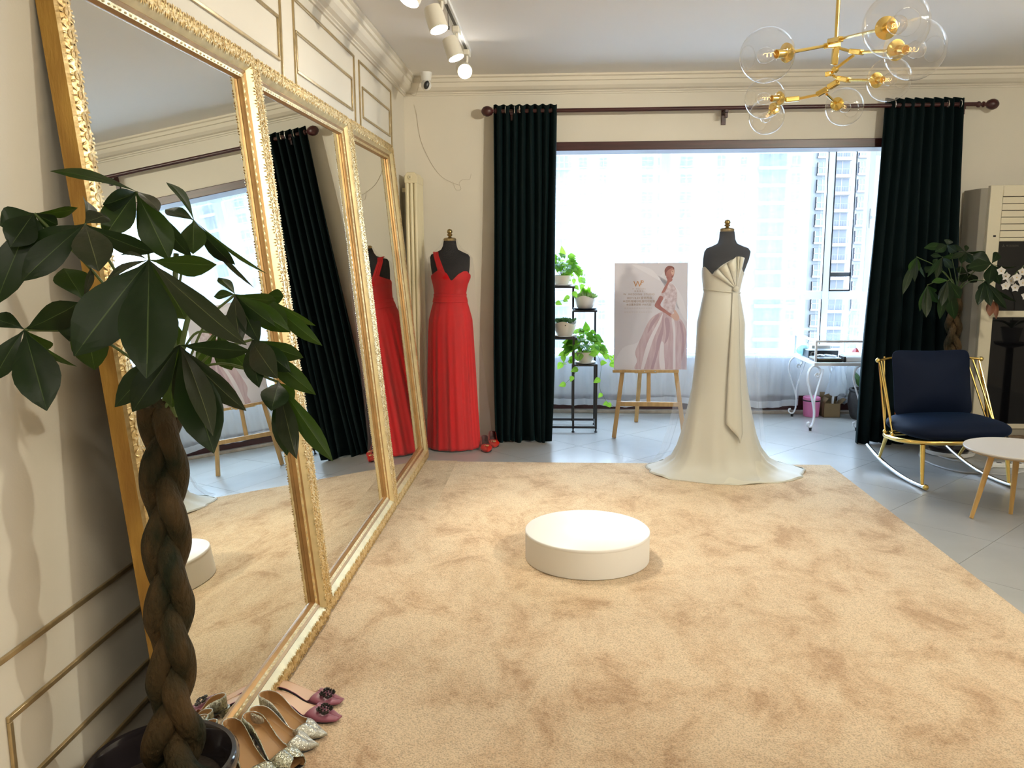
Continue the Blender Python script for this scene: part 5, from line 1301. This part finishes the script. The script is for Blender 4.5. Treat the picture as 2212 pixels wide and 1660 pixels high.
leg_curve((TX0+.005, TY0+.01, 0), -1, -.6); leg_curve((TX1-.04, TY0+.01, 0), -.95, .3); leg_curve((TX0+.02, TY1-.0, 0), -1, .3); leg_curve((TX1-.06, TY1-.0, 0), 1, .3)
zb_ = TZ0-.006
b1 = thing('black_box', 'black patterned box inside the glass display table', 'box', (2.12, 7.02, zb_))
MB().box(2.06, 2.30, 6.93, 7.10, zb_, zb_+.062).build('box_body', M_black, b1, bevel=.003)
MB().lathe([(.020, 0), (.020, .002)], (2.095, 6.929, zb_+.033), axis=(0, -1, 0), seg=20).lathe([(.013, 0), (.013, .003)], (2.095, 6.929, zb_+.033), axis=(0, -1, 0), seg=20, mi=1).build('emblem_ring', [M_acside, M_black], b1)
cs = thing('black_case', 'flat black case with a gold edge inside the glass display table', 'case', (2.16, 6.76, zb_))
MB().box(2.045, 2.25, 6.67, 6.86, zb_, zb_+.030).build('case_body', M_black, cs, bevel=.006)
MB().box(2.044, 2.251, 6.669, 6.861, zb_+.018, zb_+.021).build('gold_edge', M_gold, cs)
cards = MB(); rc = random.Random(3)
for i in range(7): cards.cbox((2.10+rc.uniform(0, .14), 6.74+rc.uniform(0, .1), zb_+.036+i*.0012), .05, .03, .001, Matrix.Rotation(rc.uniform(0, 3), 3, 'Z'))
tag(cards.build('card_scraps', M_white, at=(2.16, 6.78, zb_+.031)), 'white card scraps lying on the flat black case', 'cards')
dv = thing('card_terminal', 'white wedge shaped terminal inside the glass display table', 'terminal', (2.34, 6.74, zb_))
Mx = Matrix(((0, 0, 1, 2.275), (1, 0, 0, 6.66), (0, 1, 0, zb_), (0, 0, 0, 1)))
MB().prism([(0, .0), (.16, 0), (.16, .055), (.10, .068), (.05, .06), (.01, .035)], 0, .135, M=Mx).build('terminal_body', M_white, dv, bevel=.01)
MB().box(2.258, 2.274, 6.665, 6.80, zb_, zb_+.045).build('dark_end', M_black, dv, bevel=.004)
wb_ = MB().box(2.14, 2.30, 7.12, 7.19, zb_, zb_+.085); wb_.build
tag(wb_.build('white_carton', M_white, at=(2.22, 7.15, zb_), bevel=.004), 'white carton at the back of the glass display table', 'box')
M_tissue = translucent('blue_film', (.45, .72, .76), (.5, .8, .85), .4, .3, transp=.2)
tis = MB(); rt2 = random.Random(9)
tis.grid(lambda u, v: (2.052+.05*math.sin(PI*v)*math.cos(2*PI*u)*(1+.25*math.sin(7*u*6.28)*math.sin(5*v))+.02, 7.12+.05*math.sin(PI*v)*math.sin(2*PI*u)*(1+.2*math.sin(5*u*6.28)), zb_+.001+.045*(1-math.cos(PI*v))*.95+.006*math.sin(9*u*6.28)*math.sin(PI*v)), 40, 14, cu=True)
tag(tis.build('plastic_film', M_tissue, at=(2.07, 7.12, zb_), angle=70), 'crumpled pale blue plastic film inside the glass display table', 'film')
M_redbag = mat('red_foil', (.42, .02, .02), .35, bump=.4, bscale=40)
rb = MB().grid(lambda u, v: (2.415+.028*math.cos(2*PI*u)*math.sin(PI*(.1+.9*(1-v)))*(1+.2*math.sin(19*u)), 6.86+.05*math.sin(2*PI*u)*math.sin(PI*(.1+.9*(1-v))), zb_+.09*v), 24, 10, cu=True)
tag(rb.build('red_pouch', M_redbag, at=(2.41, 6.86, zb_), angle=70), 'small red pouch at the end of the glass display table', 'pouch')
# things under the table
bn = thing('waste_bin', 'pink plastic bin under the white iron table', 'bin', (2.215, 7.26, 0))
MB().lathe([(.060, 0), (.064, .004), (.072, .135), (.074, .14)], (2.20, 7.245, 0), seg=32).build('bin_body', M_pink, bn)
MB().lathe([(.0745, .136), (.0745, .146), (.071, .146)], (2.20, 7.245, 0), seg=32).build('rim_band', M_black, bn)
MB().lathe([(.073, .147), (.073, .166), (.066, .172)], (2.20, 7.245, 0), seg=32).build('lid', M_pink, bn)
bx_ = thing('cardboard_box', 'open brown cardboard box beside the pink bin', 'box', (2.36, 7.24, 0))
w_ = .075
MB().box(2.29, 2.43, 7.19, 7.32, 0, .003).box(2.29, 2.293, 7.19, 7.32, 0, .12).box(2.427, 2.43, 7.19, 7.32, 0, .12).box(2.29, 2.43, 7.19, 7.193, 0, .12).box(2.29, 2.43, 7.317, 7.32, 0, .12).build('carton', M_card, bx_)
for (pts) in ([(2.29, 7.19, .12), (2.29, 7.32, .12), (2.325, 7.31, .165), (2.325, 7.19, .165)], [(2.43, 7.19, .12), (2.43, 7.32, .12), (2.475, 7.32, .16), (2.475, 7.19, .16)], [(2.29, 7.32, .12), (2.43, 7.32, .12), (2.43, 7.323, .20), (2.29, 7.323, .20)]):
    MB().poly([Vector(p) for p in pts]).build('flap', M_card, bx_, solid=.003)
bg_ = MB(); 
bg_.grid(lambda u, v: (2.40+(.085-.05*v)*math.cos(2*PI*u)*(1+.22*math.sin(6.28*u*5+v*7)), 7.22+(.05-.02*v)*math.sin(2*PI*u)*(1+.2*math.sin(6.28*u*7+2)), .20+.30*v+.012*math.sin(6.28*u*4)), 48, 16, cu=True)
tag(bg_.build('plastic_bag', M_bag, at=(2.40, 7.22, .2), angle=60), 'crumpled white plastic bag hanging under the white iron table', 'bag')
jr = thing('stone_jar', 'dark stoneware jar with a small plant in the bay corner', 'potted plant', (2.60, 7.14, 0))
M_jar = mat('dark_stoneware', (0.035, 0.033, 0.035), 0.5, var=.4, scale=16, bump=.3, bscale=40)
MB().lathe([(.085, 0), (.10, .02), (.125, .12), (.125, .19), (.112, .235), (.122, .245), (.118, .258), (.10, .258), (.10, .22)], (2.60, 7.14, 0), seg=36, cap1=False).build('jar_body', M_jar, jr)
MB().lathe([(.001, .225), (.10, .222)], (2.60, 7.14, 0), seg=20, cap0=False, cap1=False).build('soil', M_soil, jr)
rj = random.Random(2)
for i in range(22):
    a = rj.uniform(0, 6.28); d = Vector((math.cos(a)*.6, math.sin(a)*.5, 1)).normalized(); p = Vector((2.60, 7.14, .225))
    link_mesh('leaf', leaf_mesh('leaf', p+d*.03, p+d*rj.uniform(.12, .2), .03, Vector((rj.uniform(-1, 1), -1, .4)), .1, M_jade, Vector((2.60, 7.14, 0)), n=5), jr)
# ------------------------------------------------------------------ branching globe chandelier
cH = atY(1806, 95, 3.40)
cn = thing('chandelier', 'brass branching chandelier with clear glass globes', 'chandelier', (cH.x, cH.y, ZC))
MB().lathe([(.055, -.022), (.062, -.018), (.062, 0)], (cH.x, cH.y, ZC-.0005), seg=32).build('ceiling_rose', M_brass, cn)
zlow = atY(1803, 140, 3.40).z
MB().tube([(cH.x, cH.y, ZC-.01), (cH.x, cH.y, cH.z-.02)], .0075, 10).build('stem', M_brass, cn)
MB().bar((cH.x, cH.y, cH.z-.01), (cH.x-.003, cH.y, zlow), .022, .022).build('stem_block', M_brass, cn, bevel=.002)
def rod_(a, b, r=.0055): MB().tube([a, b], r, 8).build('arm', M_brass, cn)
def block(a, b, w=.022): MB().bar(a, b, w, w*.9).build('arm_joint', M_brass, cn, bevel=.003)
def globe(name_c, rim, ctr, R):
    ax = (ctr-rim).normalized()
    base = ctr-ax*R*.93
    g = MB(); N = 26
    prof = []
    a0, a1 = math.asin(.30), PI-math.asin(.40)
    for i in range(N+1):
        a = lerp(a0, a1, i/N); prof.append((R*math.sin(a), -R*math.cos(a)))
    gl = g.lathe(prof, ctr, axis=ax, seg=48, cap0=False, cap1=False).build('glass_globe', M_globe, cn, angle=80)
    MB().tube([ctr+ax*R*math.cos(PI-a1)+q for q in [Quaternion(ax, 2*PI*k/40) @ (ax.orthogonal().normalized()*R*math.sin(a1)) for k in range(40)]], .0016, 5, closed=True).build('globe_lip', M_globe, gl)
    s = R/.1
    MB().lathe([(.006, -.016), (.034*s, -.008*s), (.036*s, 0), (.020*s, .006*s), (.0165*s, .010*s), (.0165*s, .048*s), (.014*s, .048*s), (.014*s, .03*s)], base, axis=ax, seg=28).build('socket_cup', M_brass, cn)
    b = MB().lathe([(.011*s, .048*s), (.013*s, .055*s), (.024*s, .078*s), (.030*s, .098*s), (.026*s, .120*s), (.012*s, .133*s), (.001, .136*s)], base, axis=ax, seg=24, cap0=False, cap1=False).build('bulb', M_globe, cn, angle=80)
    fil = [base+ax*(.060*s+.045*s*t)+(Quaternion(ax, 16*t) @ ax.orthogonal().normalized())*(.007*s) for t in [k/30 for k in range(31)]]
    MB().tube(fil, .0007*s, 4).build('filament', M_fil, b)
    return base
M_fil = emission('filament_glow', (1.0, 0.55, 0.2), 2.0)
def pt(x, y, Y): return atY(x, y, Y)
H0 = pt(1806, 92, 3.40)
# upper tier
N1 = pt(1783, 99, 3.37); E1 = pt(1716, 112, 3.30)
block(pt(1812, 97, 3.41), N1); rod_(N1, E1)
g1 = globe('g1', E1, pt(1657, 119, 3.24), .098)
rod_(N1, g1)
block(pt(1792, 90, 3.39), pt(1817, 84, 3.30)); c2 = pt(1936, 54, 2.82)
g2 = globe('g2', pt(1875, 72, 3.10), c2, .100); rod_(pt(1815, 84, 3.32), g2)
N3 = pt(1838, 111, 3.36); rod_(pt(1808, 103, 3.40), N3); block(N3, pt(1862, 113, 3.30))
g3 = globe('g3', pt(1905, 109, 3.20), pt(1976, 107, 3.04), .100); rod_(pt(1862, 113, 3.30), g3)
# lower tier
K1 = pt(1808, 146, 3.42); rod_(pt(1845, 119, 3.37), K1); block(K1, pt(1800, 155, 3.43)); rod_(pt(1800, 155, 3.43), pt(1793, 161, 3.43), .005)
block(pt(1796, 160, 3.44), pt(1787, 160, 3.42)); rod_(pt(1800, 164, 3.43), pt(1814, 171, 3.42))
block(pt(1812, 169, 3.42), pt(1834, 173, 3.36)); g4 = globe('g4', pt(1885, 174, 3.26), pt(1920, 172, 3.17), .076); rod_(pt(1834, 173, 3.36), g4)
block(pt(1810, 177, 3.42), pt(1790, 189, 3.46)); rod_(pt(1808, 171, 3.42), pt(1810, 178, 3.42))
block(pt(1788, 192, 3.46), pt(1764, 205, 3.48)); rod_(pt(1764, 205, 3.48), pt(1726, 213, 3.50)); block(pt(1726, 213, 3.50), pt(1696, 216, 3.50))
g5 = globe('g5', pt(1806, 224, 3.56), pt(1824, 231, 3.62), .075); rod_(pt(1786, 204, 3.47), g5)
g6 = globe('g6', pt(1690, 213, 3.46), pt(1652, 213, 3.42), .076); rod_(pt(1697, 216, 3.50), g6)
g7 = globe('g7', pt(1672, 236, 3.74), pt(1656, 252, 3.80), .075); rod_(pt(1697, 217, 3.51), g7)

# ------------------------------------------------------------------ dome camera, wall cables
dm = fl(922, 160, ZC-.01); dm = Vector((-.93, 6.12, ZC-.125*0))
dc = thing('security_camera', 'white security camera with a black lens face in the ceiling corner', 'camera', dm)
MB().lathe([(.040, 0), (.040, -.012), (.034, -.05), (.030, -.058)], dm, seg=28).build('mount', M_white, dc)
MB().ball(dm+Vector((0, -.004, -.088)), .036, 24, 16).build('head', M_white, dc)
MB().lathe([(.020, 0), (.024, .004), (.022, .012), (.012, .016)], dm+Vector((.006, -.036, -.092)), axis=(.35, -1, -.15), seg=24, sy=1.25, sx=.8).build('lens_face', M_black, dc)
def wall_cable(name, pts, label, r=.0013):
    P = spline(pts, 8); tag(MB().tube(P, r, 5).build(name, M_cablew, at=P[len(P)//2]), label, 'cable')
wall_cable('camera_cable', [dm+Vector((-.035, .0, -.02)), Vector((-1.02, 6.19, ZC-.14)), atY(885, 204, YW-.003), atY(898, 240, YW-.003), atY(908, 300, YW-.003), atY(930, 350, YW-.003), atY(952, 380, YW-.003), atY(975, 394, YW-.003), atY(992, 400, YW-.003)], 'thin cable sagging down the wall from the security camera')
wall_cable('loose_cable', [atY(978, 392, YW-.003), atY(985, 410, YW-.003), atY(996, 409, YW-.003), atY(992, 396, YW-.003), atY(1000, 388, YW-.003), atY(1014, 388, YW-.003), atY(1018, 375, YW-.003)], 'short tangle of loose cable on the wall beside the curtain', .0011)

# ------------------------------------------------------------------ shoes
def shoe_mat(name, c, rough, metal=0., glit=False):
    m = mat(name, c, rough, metal)
    if glit:
        N, L = nodes_of(m); b = N['Principled BSDF']; tc = N.new('ShaderNodeTexCoord')
        v = N.new('ShaderNodeTexVoronoi'); v.inputs['Scale'].default_value = 420; L.new(tc.outputs['Object'], v.inputs['Vector'])
        sx = N.new('ShaderNodeVectorMath'); sx.operation = 'SUBTRACT'; sx.inputs[1].default_value = (.5, .5, .5); L.new(v.outputs['Color'], sx.inputs[0])
        sc = N.new('ShaderNodeVectorMath'); sc.operation = 'SCALE'; sc.inputs['Scale'].default_value = .9; L.new(sx.outputs[0], sc.inputs[0])
        ge = N.new('ShaderNodeNewGeometry'); ad = N.new('ShaderNodeVectorMath'); L.new(ge.outputs['Normal'], ad.inputs[0]); L.new(sc.outputs[0], ad.inputs[1])
        nm = N.new('ShaderNodeVectorMath'); nm.operation = 'NORMALIZE'; L.new(ad.outputs[0], nm.inputs[0]); L.new(nm.outputs[0], b.inputs['Normal'])
    return m
M_silver = shoe_mat('silver_glitter', (0.50, 0.49, 0.42), .30, .65, True)
M_silver2 = shoe_mat('iridescent_glitter', (0.44, 0.44, 0.34), .26, .75, True)
M_mauve = mat('mauve_satin', (0.27, 0.075, 0.115), .38, sheen=.3)
M_lining = mat('nude_leather', (0.60, 0.38, 0.25), .38)
M_lining2 = mat('tan_leather', (0.36, 0.20, 0.08), .45)
M_redsatin = mat('red_satin', (0.52, 0.018, 0.008), .35)
M_redlin = mat('dark_red_lining', (0.07, 0.006, 0.006), .6)
M_crystal = mat('smoky_crystal', (0.045, 0.04, 0.035), .12, .6)
def shoe(t, L, W, heel, toe, mout, mlin, mule=False, peep=False, hgt=.058, flat_square=False, throat=.66):
    """local: heel at y=0, toe at y=L, up z"""
    nU, nK = 36, 18
    def zs(u):                                  # sole height
        if u < .16: return heel
        if u > .66: return 0.0025 + .010*max(0, (u-.80)/.2)**2
        s = (u-.16)/.50; return .0025 + (heel-.0025)*(1-(s*s*(3-2*s)))
    def hw(u):
        tab = [(0, .10), (.02, .33), (.06, .52), (.14, .62), (.25, .60), (.40, .62), (.55, .82), (.66, 1.0), (.74, .86), (.82, .62), (.90, .36), (.96, .15), (1.0, .015)] if not flat_square else \
              [(0, .10), (.02, .34), (.06, .54), (.14, .64), (.25, .62), (.40, .64), (.55, .84), (.68, 1.0), (.76, .98), (.86, .76), (.94, .52), (.985, .40), (1.0, .36)]
        if peep: tab = tab[:8]+[(.76, 1.0), (.85, .90), (.93, .68), (.98, .45), (1, .22)]
        return interp(tab, u)[0]*W/2
    def hh(u):
        tab = [(0, 1.0), (.10, 1.0), (.30, .84), (.50, .68), (.62, .66), (.70, .60), (.80, .42), (.90, .27), (1, .08)]
        if peep: tab = tab[:5]+[(.70, .74), (.80, .62), (.90, .46), (1, .22)]
        return interp(tab, u)[0]*hgt
    def lim(u):
        if mule:
            return interp([(0, 48), (.45, 50), (.56, 62), (.62, 100), (.66, 180), (1, 180)], u)[0]
        o = interp([(0, 118), (.2, 112), (.45, 96), (throat-.12, 98), (throat-.05, 112), (throat-.015, 150), (throat+.02, 180), (1, 180)], u)[0]
        if peep: o = interp([(0, 118), (.2, 112), (.45, 96), (.60, 100), (.64, 130), (.67, 180), (.88, 180), (.905, 150), (.93, 95), (1, 80)], u)[0]
        return o
    def fn(a, k):
        u = a; ph = math.radians(lim(u))*(2*k-1)
        w, h = hw(u), hh(u)
        x = w*math.sin(ph) if abs(ph) < PI/2 else w*math.copysign(abs(math.sin(ph))**1.0, ph)
        if abs(ph) < PI/2: x = w*math.copysign(abs(math.sin(ph))**.62, ph)
        zr = (1-math.cos(ph))/2
        if abs(ph) < PI/2: zr = zr*(.55+.45*abs(math.sin(ph)))
        z = zs(u)+h*zr
        y = L*u
        if u < .08: y += -.006*zr
        return (x, y, z)
    us = sorted(set([0, .01, .02, .04, .06, .1] + [i/nU for i in range(nU+1)] + [.615, .63, .645, .66, .675, .69, .89, .905, .92, .985]))
    m = MB(); V = nK+1
    for u in us:
        for j in range(V): m.v.append(Vector(fn(u, j/nK)))
    for i in range(len(us)-1):
        for j in range(nK):
            m.f.append((i*V+j, i*V+j+1, (i+1)*V+j+1, (i+1)*V+j)); m.m.append(0)
    if not mule:
        m.f.append(tuple(range(V))); m.m.append(0)
    if not peep:
        b_ = (len(us)-1)*V; m.f.append(tuple(b_+j for j in reversed(range(V)))); m.m.append(0)
    up = m.build('upper', [mout, mlin], t, world=False, angle=70)
    md = up.modifiers.new('solid', 'SOLIDIFY'); md.thickness = .0022; md.offset = 1 ; md.material_offset = 1; md.material_offset_rim = 0
    # insole
    ins = MB().grid(lambda u, v: (hw(lerp(.015, .90, u))*.86*(2*v-1), L*lerp(.015, .90, u), zs(lerp(.015, .90, u))+.0045), 30, 4)
    ins.build('insole', mlin, t, world=False, angle=60)
    sol = MB().grid(lambda u, v: (hw(u)*.97*(2*v-1), L*u, zs(u)-.0015), 34, 2); sol.build('sole', M_black, t, world=False, solid=.002)
    if heel > .02:
        hp = [(0, L*.055, heel+.004), (0, L*.055, heel*.75), (0, L*.045, heel*.4), (0, L*.05, 0.001)]
        MB().tube(hp, [.022, .0135, .0072, .0055], 12).build('heel', mout, t, world=False)
def place_shoe(name, label, heel_xy, toe_xy, z, W, heel, toe, mout, mlin, group, roll=0.0, **k):
    h = Vector((*heel_xy, z)); d = Vector(toe_xy)-Vector(heel_xy); L = d.length
    t = thing(name, label, 'shoe', h, math.atan2(d.y, d.x)-PI/2, group=group)
    shoe(t, L, W, heel, toe, mout, mlin, **k); return t, L
def brooch(t, L, z, w=.046, l=.034):
    b = MB(); rb_ = random.Random(5)
    c = Vector((0, L*.80, z))
    for ring in (1.0, .74):
        n = 22 if ring == 1.0 else 16
        for i in range(n):
            a = 2*PI*i/n; x = w/2*ring*math.copysign(abs(math.cos(a))**.6, math.cos(a)); y = l/2*ring*math.copysign(abs(math.sin(a))**.6, math.sin(a))
            b.ball(c+Vector((x, y, .003-.25*y)), .0032*rb_.uniform(.8, 1.3), 6, 4)
    for i in range(4):
        a = PI/4+PI/2*i; b.ball(c+Vector((w*.22*math.cos(a), l*.22*math.sin(a), .003)), .0034, 6, 4)
    b.build('crystal_brooch', M_crystal, t, world=False)
G6 = 'shoes lined up before the mirror'
sh = RUGZ
def fz(x, y, z=RUGZ): p = fl(x, y, z); return (p.x, p.y)
t, L = place_shoe('mule', 'mauve pointed mule with crystal brooch, furthest from the potted tree', fz(592, 1478, RUGZ+.030), fz(738, 1524), sh, .076, .030, 'sq', M_mauve, M_lining, G6, mule=True, flat_square=True, hgt=.046); brooch(t, L, .030)
t, L = place_shoe('mule', 'mauve pointed mule with crystal brooch, beside the silver pump', fz(588, 1500, RUGZ+.030), fz(732, 1562), sh, .076, .030, 'sq', M_mauve, M_lining, G6, mule=True, flat_square=True, hgt=.046); brooch(t, L, .030)
place_shoe('pump', 'silver glitter pointed pump beside the mauve mules', fz(566, 1520, RUGZ+.075), fz(706, 1597), sh, .080, .066, 'pt', M_silver, M_lining2, G6)
place_shoe('pump', 'silver glitter pointed pump beside the peep toe shoe', fz(545, 1555, RUGZ+.075), fz(688, 1620), sh, .080, .066, 'pt', M_silver, M_lining2, G6)
place_shoe('peep_toe_pump', 'iridescent glitter peep toe pump among the shoes before the mirror', fz(533, 1562, RUGZ+.085), fz(652, 1668), sh, .082, .070, 'pp', M_silver2, M_lining2, G6, peep=True)
place_shoe('peep_toe_pump', 'iridescent glitter peep toe pump half hidden by the black pot', fz(492, 1575, RUGZ+.085), fz(592, 1712), sh, .082, .070, 'pp', M_silver2, M_lining2, G6, peep=True)
for (lab, hx, hy, tx, ty) in (('red embroidered shoe nearest the red gown', 1043, 950, 1053, 980), ('red embroidered shoe against the dark curtain', 1062, 944, 1068, 970)):
    hp_, tp_ = fl(hx, hy, .03), fl(tx, ty, .0)
    d = Vector((tp_.x-hp_.x, tp_.y-hp_.y)); d = d.normalized()*.225
    t, L = place_shoe('red_shoe', lab, (tp_.x-d.x, tp_.y-d.y), (tp_.x, tp_.y), 0.001, .084, .035, 'rd', M_redsatin, M_redlin, 'red embroidered shoes by the curtain', peep=False, throat=.60, hgt=.066)
    em = MB()
    for i in range(9):
        a = i*.7; em.ball(Vector((.016*math.cos(a)*(i/9+.3), L*.78+.016*math.sin(a)*(i/9+.3), .047-.0006*i)), .0045, 6, 4)
    em.build('embroidery', M_gold, t, world=False)
# ------------------------------------------------------------------ orchid arching in from the side
oc = Vector((3.36, 5.60, 0))
os_ = thing('plant_pedestal', 'slim dark pedestal carrying the white orchid', 'pedestal', oc)
MB().lathe([(.12, 0), (.12, .02), (.03, .03), (.025, .70), (.10, .72), (.11, .74)], oc, seg=28).build('column', M_blacksteel, os_)
orc = thing('orchid', 'white moth orchid spray in front of the air conditioner', 'potted plant', oc+Vector((0, 0, .741)))
MB().lathe([(.05, 0), (.075, .11), (.07, .11), (.06, .09)], oc+Vector((0, 0, .741)), seg=28).build('pot', M_white, orc)
for k in range(6):
    a = k*1.05; p = oc+Vector((0, 0, .84))
    link_mesh('leaf', leaf_mesh('leaf', p, p+Vector((.17*math.cos(a), .13*math.sin(a), .05)), .06, Vector((0, 0, 1)), .15, M_jade, ORG[orc.name], n=6), orc)
M_petal = translucent('white_petal', (.78, .74, .70), (.7, .68, .64), .3, .5)
fp = [(2162, 586), (2172, 597), (2184, 607), (2196, 600), (2207, 588), (2192, 622), (2172, 618), (2209, 612), (2216, 640), (2222, 596), (2230, 610)]
F_ = [atY(x, y, 5.60+.02*(i % 3)) for i, (x, y) in enumerate(fp)]
MB().tube(spline([oc+Vector((0, 0, .84)), oc+Vector((-.02, 0, 1.10)), F_[9]+Vector((.02, .02, .05)), F_[4]+Vector((0, .015, .02)), F_[2]+Vector((0, .015, .02)), F_[0]+Vector((0, .015, .01))], 8), .0028, 6).build('flower_stem', M_stem, orc)
rO = random.Random(12)
for c in F_:
    fo = Vector((rO.uniform(-.4, .3), -1, rO.uniform(-.3, .3))).normalized(); sx_ = fo.cross(Vector((0, 0, 1))).normalized(); sz_ = sx_.cross(fo)
    for k in range(5):
        a = PI/2+2*PI*k/5; d = sx_*math.cos(a)+sz_*math.sin(a)
        link_mesh('petal', leaf_mesh('petal', c, c+d*.030+fo*.006, .040 if k in (1, 4) else .030, fo, .05, M_petal, ORG[orc.name], n=4, shape='heart'), orc)
    MB().ball(c+fo*.006, .0045, 8, 6).build('flower_lip', M_redwood if False else M_gold, orc)
